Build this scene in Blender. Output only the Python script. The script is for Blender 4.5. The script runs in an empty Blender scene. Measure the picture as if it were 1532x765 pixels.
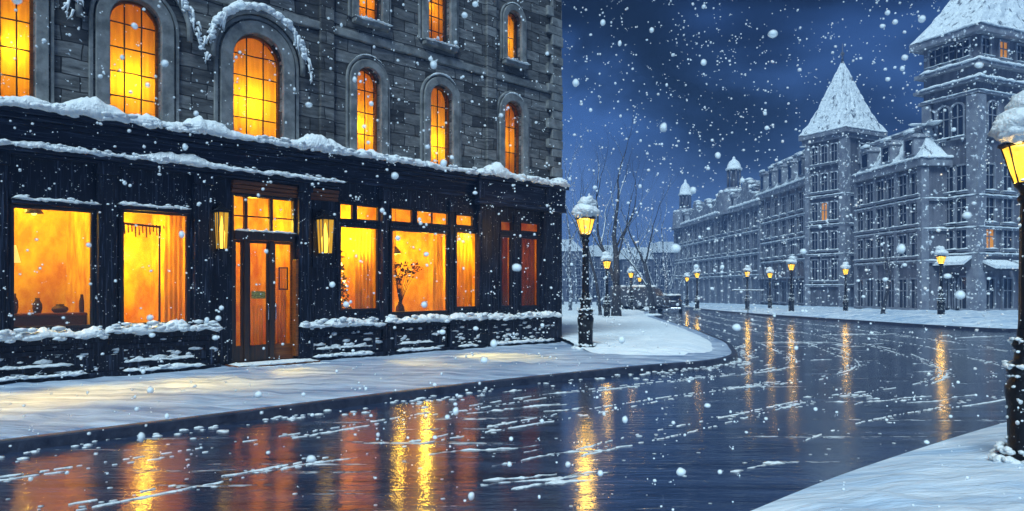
import bpy, bmesh, math, random
from mathutils import Vector, Matrix, noise, geometry
PI = math.pi
sc = bpy.context.scene
col = sc.collection

# ------------------------------------------------------------------ camera
F = 1100.0; HOR = 432.0; H = 1.7; PW = 1532.0
cam_d = bpy.data.cameras.new('camera'); cam = bpy.data.objects.new('camera', cam_d); col.objects.link(cam)
cam.location = (0, 0, H); cam.rotation_euler = (PI/2, 0, 0)
cam_d.sensor_width = 36; cam_d.lens = 36*F/PW; cam_d.shift_y = (HOR-382.5)/PW
cam_d.clip_start = 0.05; cam_d.clip_end = 3000
sc.camera = cam

# ------------------------------------------------------------------ world, moonlight, exposure
def rgb(c): return (c[0], c[1], c[2], 1.0)
w = bpy.data.worlds.new('World'); sc.world = w; w.use_nodes = True
nt = w.node_tree; nt.nodes.clear()
def N(t, ty, **kw):
    n = t.nodes.new(ty)
    for k, v in kw.items(): setattr(n, k, v)
    return n
out = N(nt, 'ShaderNodeOutputWorld'); bg = N(nt, 'ShaderNodeBackground'); nt.links.new(bg.outputs[0], out.inputs[0])
tc = N(nt, 'ShaderNodeTexCoord'); sep = N(nt, 'ShaderNodeSeparateXYZ'); nt.links.new(tc.outputs['Generated'], sep.inputs[0])
ramp = N(nt, 'ShaderNodeValToRGB'); nt.links.new(sep.outputs[2], ramp.inputs[0])
cr = ramp.color_ramp
cr.elements[0].position = 0.0; cr.elements[0].color = (.20, .36, .72, 1)
cr.elements[1].position = 0.75; cr.elements[1].color = (.006, .018, .075, 1)
e = cr.elements.new(.10); e.color = (.12, .25, .60, 1)
e = cr.elements.new(.20); e.color = (.033, .092, .29, 1)
e = cr.elements.new(.38); e.color = (.007, .026, .11, 1)
mp = N(nt, 'ShaderNodeMapping'); nt.links.new(tc.outputs['Generated'], mp.inputs[0])
mp.inputs['Location'].default_value = (.30, .1, .25); mp.inputs['Rotation'].default_value = (0, math.radians(-38), 0); mp.inputs['Scale'].default_value = (1.6, 1.5, 4.2)
nz = N(nt, 'ShaderNodeTexNoise'); nt.links.new(mp.outputs[0], nz.inputs['Vector'])
nz.inputs['Scale'].default_value = 1.15; nz.inputs['Detail'].default_value = 3.5; nz.inputs['Roughness'].default_value = .45; nz.inputs['Distortion'].default_value = .35
cl = N(nt, 'ShaderNodeValToRGB'); nt.links.new(nz.outputs[0], cl.inputs[0])
cl.color_ramp.interpolation = 'EASE'
cl.color_ramp.elements[0].position = .42; cl.color_ramp.elements[0].color = (.07, .09, .13, 1)
cl.color_ramp.elements[1].position = .58; cl.color_ramp.elements[1].color = (1.9, 1.8, 1.6, 1)
mx = N(nt, 'ShaderNodeMix', data_type='RGBA', blend_type='MULTIPLY')
fac = N(nt, 'ShaderNodeMapRange'); nt.links.new(sep.outputs[2], fac.inputs[0])
fac.inputs[1].default_value = .06; fac.inputs[2].default_value = .2
nt.links.new(fac.outputs[0], mx.inputs[0]); nt.links.new(ramp.outputs[0], mx.inputs[6]); nt.links.new(cl.outputs[0], mx.inputs[7])
vn = N(nt, 'ShaderNodeVectorMath', operation='DOT_PRODUCT'); nt.links.new(tc.outputs['Generated'], vn.inputs[0]); vn.inputs[1].default_value = (-.625,.341,-.702)
nb = N(nt, 'ShaderNodeTexNoise'); nt.links.new(tc.outputs['Generated'], nb.inputs['Vector']); nb.inputs['Scale'].default_value = 5.0; nb.inputs['Detail'].default_value = 7; nb.inputs['Roughness'].default_value = .55; nb.inputs['Distortion'].default_value = .5
na = N(nt, 'ShaderNodeMath', operation='MULTIPLY_ADD'); nt.links.new(nb.outputs[0], na.inputs[0]); na.inputs[1].default_value = .30; nt.links.new(vn.outputs['Value'], na.inputs[2])
ns = N(nt, 'ShaderNodeMath', operation='SUBTRACT'); nt.links.new(na.outputs[0], ns.inputs[0]); ns.inputs[1].default_value = .15
ab = N(nt, 'ShaderNodeMath', operation='ABSOLUTE'); nt.links.new(ns.outputs[0], ab.inputs[0])
bm2 = N(nt, 'ShaderNodeMapRange', interpolation_type='SMOOTHSTEP'); nt.links.new(ab.outputs[0], bm2.inputs[0]); bm2.inputs[1].default_value = .005; bm2.inputs[2].default_value = .12; bm2.inputs[3].default_value = .02; bm2.inputs[4].default_value = 1
mz = N(nt, 'ShaderNodeMix', data_type='RGBA', blend_type='MULTIPLY'); nt.links.new(fac.outputs[0], mz.inputs[0]); nt.links.new(mx.outputs[2], mz.inputs[6]); nt.links.new(bm2.outputs[0], mz.inputs[7])
nt.links.new(mz.outputs[2], bg.inputs[0]); bg.inputs[1].default_value = 1.0

sun_d = bpy.data.lights.new('moonlight', 'SUN'); sun = bpy.data.objects.new('moonlight', sun_d); col.objects.link(sun)
sun_d.energy = 4.6; sun_d.angle = math.radians(24); sun_d.color = (.66, .88, 1.0)
sun.rotation_euler = Vector((.24, .70, -1.0)).to_track_quat('-Z', 'Y').to_euler()
vs = sc.view_settings; vs.view_transform = 'Standard'; vs.look = 'None'; vs.exposure = 0.0; vs.gamma = 1; vs.use_curve_mapping = False
cy = sc.cycles
cy.use_denoising = True; cy.max_bounces = 7; cy.diffuse_bounces = 3; cy.glossy_bounces = 3; cy.transmission_bounces = 4
cy.transparent_max_bounces = 10; cy.volume_bounces = 0; cy.sample_clamp_indirect = 4; cy.sample_clamp_direct = 0
cy.caustics_reflective = False; cy.caustics_refractive = False; cy.use_light_tree = True

# ------------------------------------------------------------------ geometry helpers
def gz(x, y):
    """height of the land: level near the crossing, then a slight fall away along the avenue"""
    return -.01*max(0.0, min(y, 420.0) - 22)
def ground_at(px, py):
    k = (py-HOR)/F
    Y = H/k
    if Y > 22: Y = (H-.22)/(k-.01)
    return ((px-766)/F*Y, Y)
def fbm(x, y, z=0, o=3):
    s = 0; a = 1; t = 0
    for i in range(o):
        s += a*noise.noise(Vector((x, y, z))); t += a; a *= .5; x *= 2.1; y *= 2.1; z *= 2.1
    return s/t

class MB:
    def __init__(s): s.v = []; s.f = []; s.sm = []
    def add(s, vs_, fs, smooth=False):
        b = len(s.v); s.v += [tuple(p) for p in vs_]
        for f in fs: s.f.append([b+i for i in f]); s.sm.append(smooth)
    def box(s, x0, x1, y0, y1, z0, z1):
        x0, x1 = min(x0, x1), max(x0, x1); y0, y1 = min(y0, y1), max(y0, y1); z0, z1 = min(z0, z1), max(z0, z1)
        s.add([(x0,y0,z0),(x1,y0,z0),(x1,y1,z0),(x0,y1,z0),(x0,y0,z1),(x1,y0,z1),(x1,y1,z1),(x0,y1,z1)],
              [(0,3,2,1),(4,5,6,7),(0,1,5,4),(1,2,6,5),(2,3,7,6),(3,0,4,7)])
        return s
    def tube(s, pts, rad, n=8, cap=True, smooth=True):
        pts = [Vector(p) for p in pts]
        if not hasattr(rad, '__len__'): rad = [rad]*len(pts)
        b = []; up = None
        for i, p in enumerate(pts):
            t = (pts[min(i+1, len(pts)-1)] - pts[max(i-1, 0)]).normalized()
            if up is None:
                up = Vector((0,0,1)) if abs(t.z) < .9 else Vector((1,0,0))
            a = t.cross(up).normalized(); up = a.cross(t).normalized()
            b += [p + (a*math.cos(2*PI*k/n) + up*math.sin(2*PI*k/n))*rad[i] for k in range(n)]
        f = []
        for i in range(len(pts)-1):
            for k in range(n): f.append((i*n+k, i*n+(k+1) % n, (i+1)*n+(k+1) % n, (i+1)*n+k))
        if cap: f.append(tuple(range(n))[::-1]); f.append(tuple(range((len(pts)-1)*n, len(pts)*n)))
        s.add(b, f, smooth); return s
    def lathe(s, prof, n=24, c=(0,0), smooth=True, mod=None, rot=0):
        b = []
        for (r, z) in prof:
            for k in range(n):
                a = 2*PI*k/n + rot; rr = r*(mod(a, z) if mod else 1)
                b.append((c[0]+rr*math.cos(a), c[1]+rr*math.sin(a), z))
        f = []
        for i in range(len(prof)-1):
            for k in range(n): f.append((i*n+k, i*n+(k+1) % n, (i+1)*n+(k+1) % n, (i+1)*n+k))
        f.append(tuple(range(n))[::-1]); f.append(tuple(range((len(prof)-1)*n, len(prof)*n)))
        s.add(b, f, smooth); return s
    def prism(s, poly, axis, a0, a1):
        """poly of 2-D points extruded along axis ('x','y','z') from a0 to a1"""
        def P(p, a):
            return (a, p[0], p[1]) if axis == 'x' else ((p[0], a, p[1]) if axis == 'y' else (p[0], p[1], a))
        n = len(poly); vs_ = [P(p, a0) for p in poly] + [P(p, a1) for p in poly]
        tri = geometry.tessellate_polygon([[Vector((p[0], p[1], 0)) for p in poly]])
        f = [tuple(t) for t in tri] + [tuple(i+n for i in reversed(t)) for t in tri]
        f += [(i, (i+1) % n, (i+1) % n + n, i+n) for i in range(n)]
        s.add(vs_, f); return s
    def ring(s, inner, outer, y0, y1):
        """frame between two matching xz loops, from y0 (front) to y1 (back)"""
        n = len(inner)
        v = [(p[0], y0, p[1]) for p in inner] + [(p[0], y0, p[1]) for p in outer] + [(p[0], y1, p[1]) for p in inner] + [(p[0], y1, p[1]) for p in outer]
        f = []
        for i in range(n):
            j = (i+1) % n
            f += [(i, j, n+j, n+i), (n+i, n+j, 3*n+j, 3*n+i), (i, 2*n+i, 2*n+j, j), (2*n+i, 3*n+i, 3*n+j, 2*n+j)]
        s.add(v, f); return s
    def mesh(s, name, mat=None, recalc=True):
        m = bpy.data.meshes.new(name); m.from_pydata(s.v, [], s.f)
        m.polygons.foreach_set('use_smooth', s.sm)
        if recalc:
            bm = bmesh.new(); bm.from_mesh(m); bmesh.ops.recalc_face_normals(bm, faces=bm.faces); bm.to_mesh(m); bm.free()
        if mat: m.materials.append(mat)
        m.update(); return m
    def build(s, name, mat, parent=None, bevel=0, recalc=True, label=None):
        o = bpy.data.objects.new(name, s.mesh(name, mat, recalc)); col.objects.link(o)
        if parent: o.parent = parent
        if label: o['label'] = label
        if bevel:
            b = o.modifiers.new('bevel', 'BEVEL'); b.width = bevel; b.segments = 2; b.limit_method = 'ANGLE'
        return o
def tag(o, label=None, cat=None, group=None, kind=None):
    if label: o['label'] = label
    if cat: o['category'] = cat
    if group: o['group'] = group
    if kind: o['kind'] = kind
    return o
def empty(name, loc, rz=0, label=None, cat=None, group=None):
    o = bpy.data.objects.new(name, None); col.objects.link(o); o.location = loc; o.rotation_euler.z = rz; o.empty_display_size = .2
    return tag(o, label, cat, group)
def copy_tree(o, parent=None):
    c = o.copy(); col.objects.link(c); c.parent = parent
    for ch in list(o.children): copy_tree(ch, c)
    return c
def light(name, loc, power, color, r=.08, parent=None, spot=None):
    d = bpy.data.lights.new(name, 'SPOT' if spot else 'POINT'); d.energy = power; d.color = color; d.shadow_soft_size = r
    o = bpy.data.objects.new(name, d); col.objects.link(o); o.location = loc
    if parent: o.parent = parent
    if spot:
        d.spot_size = math.radians(spot[0]); d.spot_blend = spot[1]
        o.rotation_euler = Vector(spot[2]).to_track_quat('-Z', 'Y').to_euler()
    return o

# ------------------------------------------------------------------ materials
def mat(name, base, rough=.6, metal=0, spec=.5, noise_amt=0, noise_scale=5, stretch=(1,1,1), col2=None, bump=0, bump_scale=20, bump_stretch=(1,1,1),
        emit=None, estr=0, speck=0, speck_scale=30, speck_col=(.8,.85,.88), detail=4, contrast=(.35,.65), bump_dist=.02, rot=0):
    m = bpy.data.materials.new(name); m.use_nodes = True; t = m.node_tree
    b = t.nodes['Principled BSDF']; L = t.links.new
    b.inputs['Base Color'].default_value = rgb(base); b.inputs['Roughness'].default_value = rough; b.inputs['Metallic'].default_value = metal
    b.inputs['Specular IOR Level'].default_value = spec
    tcn = N(t, 'ShaderNodeTexCoord')
    cur = None
    if col2:
        mpn = N(t, 'ShaderNodeMapping'); L(tcn.outputs['Object'], mpn.inputs[0]); mpn.inputs['Scale'].default_value = stretch; mpn.inputs['Rotation'].default_value = (0,0,rot)
        n1 = N(t, 'ShaderNodeTexNoise'); L(mpn.outputs[0], n1.inputs['Vector']); n1.inputs['Scale'].default_value = noise_scale; n1.inputs['Detail'].default_value = detail; n1.inputs['Roughness'].default_value = .6
        mr = N(t, 'ShaderNodeMapRange'); L(n1.outputs[0], mr.inputs[0]); mr.inputs[1].default_value = contrast[0]; mr.inputs[2].default_value = contrast[1]
        m1 = N(t, 'ShaderNodeMix', data_type='RGBA'); L(mr.outputs[0], m1.inputs[0]); m1.inputs[6].default_value = rgb(base); m1.inputs[7].default_value = rgb(col2)
        cur = m1.outputs[2]
    if speck:
        n2 = N(t, 'ShaderNodeTexNoise'); L(tcn.outputs['Object'], n2.inputs['Vector']); n2.inputs['Scale'].default_value = speck_scale; n2.inputs['Detail'].default_value = 3
        r2 = N(t, 'ShaderNodeMapRange'); L(n2.outputs[0], r2.inputs[0]); r2.inputs[1].default_value = 1-speck; r2.inputs[2].default_value = 1-speck+.05
        m2 = N(t, 'ShaderNodeMix', data_type='RGBA'); L(r2.outputs[0], m2.inputs[0])
        if cur: L(cur, m2.inputs[6])
        else: m2.inputs[6].default_value = rgb(base)
        m2.inputs[7].default_value = rgb(speck_col); cur = m2.outputs[2]
    if cur: L(cur, b.inputs['Base Color'])
    if bump:
        mp2 = N(t, 'ShaderNodeMapping'); L(tcn.outputs['Object'], mp2.inputs[0]); mp2.inputs['Scale'].default_value = bump_stretch; mp2.inputs['Rotation'].default_value = (0,0,rot)
        n3 = N(t, 'ShaderNodeTexNoise'); L(mp2.outputs[0], n3.inputs['Vector']); n3.inputs['Scale'].default_value = bump_scale; n3.inputs['Detail'].default_value = 5; n3.inputs['Roughness'].default_value = .6
        bp = N(t, 'ShaderNodeBump'); L(n3.outputs[0], bp.inputs['Height']); bp.inputs['Strength'].default_value = bump; bp.inputs['Distance'].default_value = bump_dist
        L(bp.outputs[0], b.inputs['Normal'])
    if emit:
        b.inputs['Emission Color'].default_value = rgb(emit); b.inputs['Emission Strength'].default_value = estr
    return m

M = {}
M['snow'] = mat('snow', (.80,.86,.88), .65, col2=(.88,.90,.90), noise_scale=6, bump=.9, bump_scale=14, bump_dist=.06)
M['snow_far'] = mat('snow_far', (.80,.86,.88), .7, bump=.8, bump_scale=2.5, bump_dist=.25)
M['snow_ground'] = mat('snow_ground', (.30,.44,.60), .6, col2=(.78,.85,.90), noise_scale=.9, stretch=(.35,1.6,1), bump=.7, bump_scale=3, bump_stretch=(.5,1.6,1), bump_dist=.12)
M['pavement'] = mat('snowy_pavement', (.16,.23,.36), .5, col2=(.54,.62,.72), noise_scale=1.4, stretch=(.5,2.6,1), bump=.8, bump_scale=4, bump_stretch=(.5,2.4,1), bump_dist=.08, rot=-.78)
M['timber'] = mat('navy_timber', (.004,.006,.014), .45, spec=.25, col2=(.07,.095,.16), contrast=(.54,.78), noise_scale=3.4, stretch=(9,9,.45), bump=.3, bump_scale=8, bump_stretch=(5,5,.4), speck=.315, speck_scale=26)
M['timber_h'] = mat('navy_timber_boards', (.005,.008,.02), .45, spec=.25, col2=(.07,.10,.17), contrast=(.52,.78), noise_scale=3, stretch=(.45,3,9), bump=.3, bump_scale=8, bump_stretch=(.4,5,5), speck=.30, speck_scale=22)
M['frame'] = mat('dark_window_frame', (.012,.013,.02), .4)
M['muntin'] = mat('iron_muntin', (.02,.012,.006), .5)
M['surround'] = mat('grey_stone_surround', (.11,.115,.115), .8, col2=(.26,.265,.26), noise_scale=4, bump=.5, bump_scale=18)
M['kerb'] = mat('kerb_stone', (.018,.024,.045), .35, col2=(.05,.06,.09), noise_scale=6, bump=.5, bump_scale=20)
M['iron'] = mat('black_cast_iron', (.009,.009,.011), .3, metal=.3, bump=.4, bump_scale=25, speck=.33, speck_scale=26)
M['wood_warm'] = mat('varnished_wood', (.25,.075,.01), .4, col2=(.10,.025,.004), noise_scale=5, stretch=(.4,3,6))
M['door_wood'] = mat('door_paint', (.015,.012,.015), .4, col2=(.06,.025,.01), noise_scale=5, stretch=(6,6,.5))
M['amber_wall'] = mat('amber_wallpaper', (.95,.60,.02), .8, spec=.1, col2=(.66,.26,.006), noise_scale=3.2, stretch=(1,1,.6), detail=9, contrast=(.36,.62))
M['amber_floor'] = mat('shop_floor', (.45,.18,.04), .5, col2=(.15,.04,.008), noise_scale=4)
M['dark_wood'] = mat('dark_furniture', (.09,.03,.008), .5)
M['leaf_in'] = mat('indoor_foliage', (.30,.24,.03), .6, col2=(.12,.09,.015), noise_scale=9)
M['twig'] = mat('dry_twigs', (.07,.03,.01), .7)
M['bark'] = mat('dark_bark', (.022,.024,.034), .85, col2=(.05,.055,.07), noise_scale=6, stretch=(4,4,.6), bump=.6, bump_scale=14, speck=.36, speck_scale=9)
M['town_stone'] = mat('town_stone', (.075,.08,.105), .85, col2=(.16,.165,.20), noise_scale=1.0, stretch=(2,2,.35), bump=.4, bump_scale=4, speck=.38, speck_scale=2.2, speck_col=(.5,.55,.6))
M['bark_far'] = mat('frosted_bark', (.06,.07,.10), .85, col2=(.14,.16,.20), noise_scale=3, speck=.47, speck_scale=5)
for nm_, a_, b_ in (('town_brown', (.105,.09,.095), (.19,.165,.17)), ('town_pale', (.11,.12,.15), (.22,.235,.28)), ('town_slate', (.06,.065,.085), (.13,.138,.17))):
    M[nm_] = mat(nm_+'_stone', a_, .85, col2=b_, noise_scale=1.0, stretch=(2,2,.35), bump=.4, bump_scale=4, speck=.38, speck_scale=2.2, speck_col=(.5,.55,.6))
M['town_trim'] = mat('town_trim', (.14,.15,.19), .85, col2=(.26,.28,.32), noise_scale=1.5, bump=.4, bump_scale=5, speck=.38, speck_scale=3)
M['town_dark'] = mat('town_dark_stone', (.07,.075,.10), .85, col2=(.13,.14,.18), noise_scale=1.2, stretch=(2,2,.4), speck=.38, speck_scale=2.5, speck_col=(.5,.55,.6))
M['town_pane'] = mat('unlit_window_glass', (.012,.016,.03), .15)
M['roof_snow'] = mat('snowy_slate_roof', (.10,.12,.16), .75, col2=(.78,.84,.87), noise_scale=1.3, stretch=(1.6,1.6,.55), detail=6, contrast=(.35,.44), bump=1, bump_scale=3, bump_dist=.2)
M['lit_pane'] = mat('lit_window', (.4,.15,.02), .4, emit=(1.0,.40,.05), estr=.5)
M['car_paint'] = mat('car_black', (.012,.014,.02), .3, speck=.38, speck_scale=6)
M['van_paint'] = mat('van_grey', (.05,.055,.07), .4, speck=.40, speck_scale=5)
M['car_blue'] = mat('car_blue_grey', (.06,.08,.12), .35, speck=.40, speck_scale=5)
M['tyre'] = mat('tyre_rubber', (.01,.01,.012), .8)
M['chrome'] = mat('chrome', (.5,.52,.55), .25, metal=1)
M['headlight'] = mat('headlight_glass', (.8,.85,.88), .3)
M['cloth_awn'] = mat('awning_cloth', (.05,.06,.08), .8)
M['bulb'] = mat('bulb_glass', (1,.8,.4), .4, emit=(1,.62,.10), estr=4)
M['fairy'] = mat('fairy_light_glass', (1,.8,.4), .4, emit=(1,.65,.18), estr=7)
M['sign'] = mat('door_plate', (.45,.40,.10), .5, col2=(.10,.09,.03), noise_scale=20, stretch=(1,1,3))
M['plate_in'] = mat('paper_notice', (.35,.15,.03), .6)

def stone_mat():
    m = bpy.data.materials.new('stone_blocks'); m.use_nodes = True; t = m.node_tree; L = t.links.new; b = t.nodes['Principled BSDF']
    tcn = N(t, 'ShaderNodeTexCoord'); s = N(t, 'ShaderNodeSeparateXYZ'); L(tcn.outputs['Object'], s.inputs[0])
    nd = N(t, 'ShaderNodeTexNoise'); L(tcn.outputs['Object'], nd.inputs['Vector']); nd.inputs['Scale'].default_value = 1.6; nd.inputs['Detail'].default_value = 3
    a1 = N(t, 'ShaderNodeMath', operation='MULTIPLY_ADD'); L(nd.outputs[0], a1.inputs[0]); a1.inputs[1].default_value = .16; L(s.outputs[0], a1.inputs[2])
    a2 = N(t, 'ShaderNodeMath', operation='MULTIPLY_ADD'); L(nd.outputs[0], a2.inputs[0]); a2.inputs[1].default_value = .10; L(s.outputs[2], a2.inputs[2])
    c = N(t, 'ShaderNodeCombineXYZ'); L(a1.outputs[0], c.inputs[0]); L(a2.outputs[0], c.inputs[1])
    br = N(t, 'ShaderNodeTexBrick'); L(c.outputs[0], br.inputs['Vector'])
    br.inputs['Scale'].default_value = 1; br.inputs['Brick Width'].default_value = .62; br.inputs['Row Height'].default_value = .27
    br.inputs['Mortar Size'].default_value = .014; br.inputs['Mortar Smooth'].default_value = .6; br.inputs['Bias'].default_value = 0
    br.inputs['Color1'].default_value = (.028,.029,.033,1); br.inputs['Color2'].default_value = (.20,.20,.195,1); br.inputs['Mortar'].default_value = (.012,.013,.016,1)
    mpn = N(t, 'ShaderNodeMapping'); L(tcn.outputs['Object'], mpn.inputs[0]); mpn.inputs['Scale'].default_value = (1, 1, 5)
    n1 = N(t, 'ShaderNodeTexNoise'); L(mpn.outputs[0], n1.inputs['Vector']); n1.inputs['Scale'].default_value = 2.2; n1.inputs['Detail'].default_value = 6; n1.inputs['Roughness'].default_value = .65
    mr = N(t, 'ShaderNodeMapRange'); L(n1.outputs[0], mr.inputs[0]); mr.inputs[1].default_value = .3; mr.inputs[2].default_value = .7; mr.inputs[3].default_value = .18; mr.inputs[4].default_value = 1.65
    mm = N(t, 'ShaderNodeMix', data_type='RGBA', blend_type='MULTIPLY'); mm.inputs[0].default_value = 1; L(br.outputs[0], mm.inputs[6]); L(mr.outputs[0], mm.inputs[7])
    n2 = N(t, 'ShaderNodeTexNoise'); L(tcn.outputs['Object'], n2.inputs['Vector']); n2.inputs['Scale'].default_value = 11; n2.inputs['Detail'].default_value = 4
    r2 = N(t, 'ShaderNodeMapRange'); L(n2.outputs[0], r2.inputs[0]); r2.inputs[1].default_value = .66; r2.inputs[2].default_value = .72
    m2 = N(t, 'ShaderNodeMix', data_type='RGBA'); L(r2.outputs[0], m2.inputs[0]); L(mm.outputs[2], m2.inputs[6]); m2.inputs[7].default_value = (.5,.55,.58,1)
    L(m2.outputs[2], b.inputs['Base Color']); b.inputs['Roughness'].default_value = .8
    ad = N(t, 'ShaderNodeMath', operation='MULTIPLY_ADD'); L(n1.outputs[0], ad.inputs[0]); ad.inputs[1].default_value = .6
    iv = N(t, 'ShaderNodeMath', operation='SUBTRACT'); iv.inputs[0].default_value = 1; L(br.outputs['Fac'], iv.inputs[1]); L(iv.outputs[0], ad.inputs[2])
    bp = N(t, 'ShaderNodeBump'); L(ad.outputs[0], bp.inputs['Height']); bp.inputs['Strength'].default_value = .9; bp.inputs['Distance'].default_value = .03; L(bp.outputs[0], b.inputs['Normal'])
    return m
M['stone'] = stone_mat()

def glass_mat():
    m = bpy.data.materials.new('window_glass'); m.use_nodes = True; t = m.node_tree; L = t.links.new; t.nodes.clear()
    o = N(t, 'ShaderNodeOutputMaterial'); mix = N(t, 'ShaderNodeMixShader'); tr = N(t, 'ShaderNodeBsdfTransparent'); gl = N(t, 'ShaderNodeBsdfGlossy')
    tr.inputs[0].default_value = (.93,.93,.92,1); gl.inputs['Roughness'].default_value = .08; mix.inputs[0].default_value = .025
    L(tr.outputs[0], mix.inputs[1]); L(gl.outputs[0], mix.inputs[2]); L(mix.outputs[0], o.inputs[0]); return m
M['glass'] = glass_mat()
def blind_mat(name, c, streak=.5):
    m = bpy.data.materials.new(name); m.use_nodes = True; t = m.node_tree; L = t.links.new; t.nodes.clear()
    o = N(t, 'ShaderNodeOutputMaterial'); mix = N(t, 'ShaderNodeMixShader'); tl = N(t, 'ShaderNodeBsdfTranslucent'); df = N(t, 'ShaderNodeBsdfDiffuse')
    tcn = N(t, 'ShaderNodeTexCoord'); mpn = N(t, 'ShaderNodeMapping'); L(tcn.outputs['Object'], mpn.inputs[0]); mpn.inputs['Scale'].default_value = (5, 1, .5)
    n1 = N(t, 'ShaderNodeTexNoise'); L(mpn.outputs[0], n1.inputs['Vector']); n1.inputs['Scale'].default_value = 3; n1.inputs['Detail'].default_value = 4
    mr = N(t, 'ShaderNodeMapRange'); L(n1.outputs[0], mr.inputs[0]); mr.inputs[1].default_value = .3; mr.inputs[2].default_value = .7
    mc = N(t, 'ShaderNodeMix', data_type='RGBA'); L(mr.outputs[0], mc.inputs[0]); mc.inputs[6].default_value = rgb([x*(1-streak) for x in c]); mc.inputs[7].default_value = rgb(c)
    L(mc.outputs[2], tl.inputs[0]); L(mc.outputs[2], df.inputs[0]); mix.inputs[0].default_value = .25
    L(tl.outputs[0], mix.inputs[1]); L(df.outputs[0], mix.inputs[2]); L(mix.outputs[0], o.inputs[0]); return m
M['blind'] = blind_mat('amber_blind', (.98,.58,.02), .3)
M['blind_red'] = blind_mat('rust_blind', (.95,.46,.015), .35)
M['curtain'] = blind_mat('amber_curtain', (.95,.50,.02), .6)
M['blind_dim'] = blind_mat('brown_curtain', (.35,.13,.04), .6)

def lamp_glass(st=2.6, mixf=.55, nm='amber_lamp_glass'):
    m = bpy.data.materials.new(nm); m.use_nodes = True; t = m.node_tree; L = t.links.new; t.nodes.clear()
    o = N(t, 'ShaderNodeOutputMaterial'); mix = N(t, 'ShaderNodeMixShader'); tr = N(t, 'ShaderNodeBsdfTransparent'); em = N(t, 'ShaderNodeEmission')
    tcn = N(t, 'ShaderNodeTexCoord'); nz_ = N(t, 'ShaderNodeTexNoise'); L(tcn.outputs['Object'], nz_.inputs['Vector']); nz_.inputs['Scale'].default_value = 9
    mc = N(t, 'ShaderNodeMix', data_type='RGBA'); L(nz_.outputs[0], mc.inputs[0]); mc.inputs[6].default_value = (1,.36,.01,1); mc.inputs[7].default_value = (1,.72,.10,1)
    L(mc.outputs[2], em.inputs[0]); em.inputs[1].default_value = st
    tr.inputs[0].default_value = (1,.93,.6,1); mix.inputs[0].default_value = mixf
    L(tr.outputs[0], mix.inputs[1]); L(em.outputs[0], mix.inputs[2]); L(mix.outputs[0], o.inputs[0])
    return m
M['lampglass'] = lamp_glass(); M['lantern_glass'] = lamp_glass(1.0, .5, 'amber_lantern_glass')

def road_mat():
    m = bpy.data.materials.new('wet_asphalt'); m.use_nodes = True; t = m.node_tree; L = t.links.new; b = t.nodes['Principled BSDF']
    tcn = N(t, 'ShaderNodeTexCoord')
    def nzn(scale, st, det, rot=0, rough=.55, dist=0):
        mpn = N(t, 'ShaderNodeMapping'); L(tcn.outputs['Object'], mpn.inputs[0]); mpn.inputs['Scale'].default_value = st; mpn.inputs['Rotation'].default_value = (0,0,rot)
        n = N(t, 'ShaderNodeTexNoise'); L(mpn.outputs[0], n.inputs['Vector']); n.inputs['Scale'].default_value = scale; n.inputs['Detail'].default_value = det; n.inputs['Roughness'].default_value = rough; n.inputs['Distortion'].default_value = dist
        return n.outputs[0]
    def rng(x, a, b_, c=0, d=1):
        r = N(t, 'ShaderNodeMapRange'); L(x, r.inputs[0]); r.inputs[1].default_value = a; r.inputs[2].default_value = b_; r.inputs[3].default_value = c; r.inputs[4].default_value = d; return r.outputs[0]
    def mth(op, x, y):
        n = N(t, 'ShaderNodeMath', operation=op)
        for i, q in enumerate((x, y)):
            if isinstance(q, (int, float)): n.inputs[i].default_value = q
            else: L(q, n.inputs[i])
        return n.outputs[0]
    streak = nzn(1.6, (.35, 2.6, 1), 5, rot=-.55)
    big = nzn(.35, (1, 1, 1), 3)
    base = N(t, 'ShaderNodeMix', data_type='RGBA'); L(rng(streak, .35, .7), base.inputs[0]); base.inputs[6].default_value = (.012,.02,.045,1); base.inputs[7].default_value = (.05,.075,.14,1)
    # thin crusts of snow in ragged tyre-drawn lines
    crust = mth('MULTIPLY', rng(nzn(1.3, (.22, 2.2, 1), 6, rot=-.6, rough=.7, dist=.4), .60, .66), rng(nzn(5, (1,1,1), 4), .42, .58))
    mc = N(t, 'ShaderNodeMix', data_type='RGBA'); L(crust, mc.inputs[0]); L(base.outputs[2], mc.inputs[6]); mc.inputs[7].default_value = (.72,.78,.82,1)
    L(mc.outputs[2], b.inputs['Base Color'])
    rg = mth('ADD', rng(big, .3, .7, .08, .17), mth('MULTIPLY', crust, .5)); L(rg, b.inputs['Roughness'])
    b.inputs['Specular IOR Level'].default_value = .9; b.inputs['IOR'].default_value = 2.8
    hgt = mth('ADD', mth('MULTIPLY', nzn(5, (.5, 2.4, 1), 4, rot=0.1), .7), mth('MULTIPLY', crust, 1.2))
    bp = N(t, 'ShaderNodeBump'); L(hgt, bp.inputs['Height']); bp.inputs['Strength'].default_value = .5; bp.inputs['Distance'].default_value = .018; L(bp.outputs[0], b.inputs['Normal'])
    return m
M['road'] = road_mat()

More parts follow.
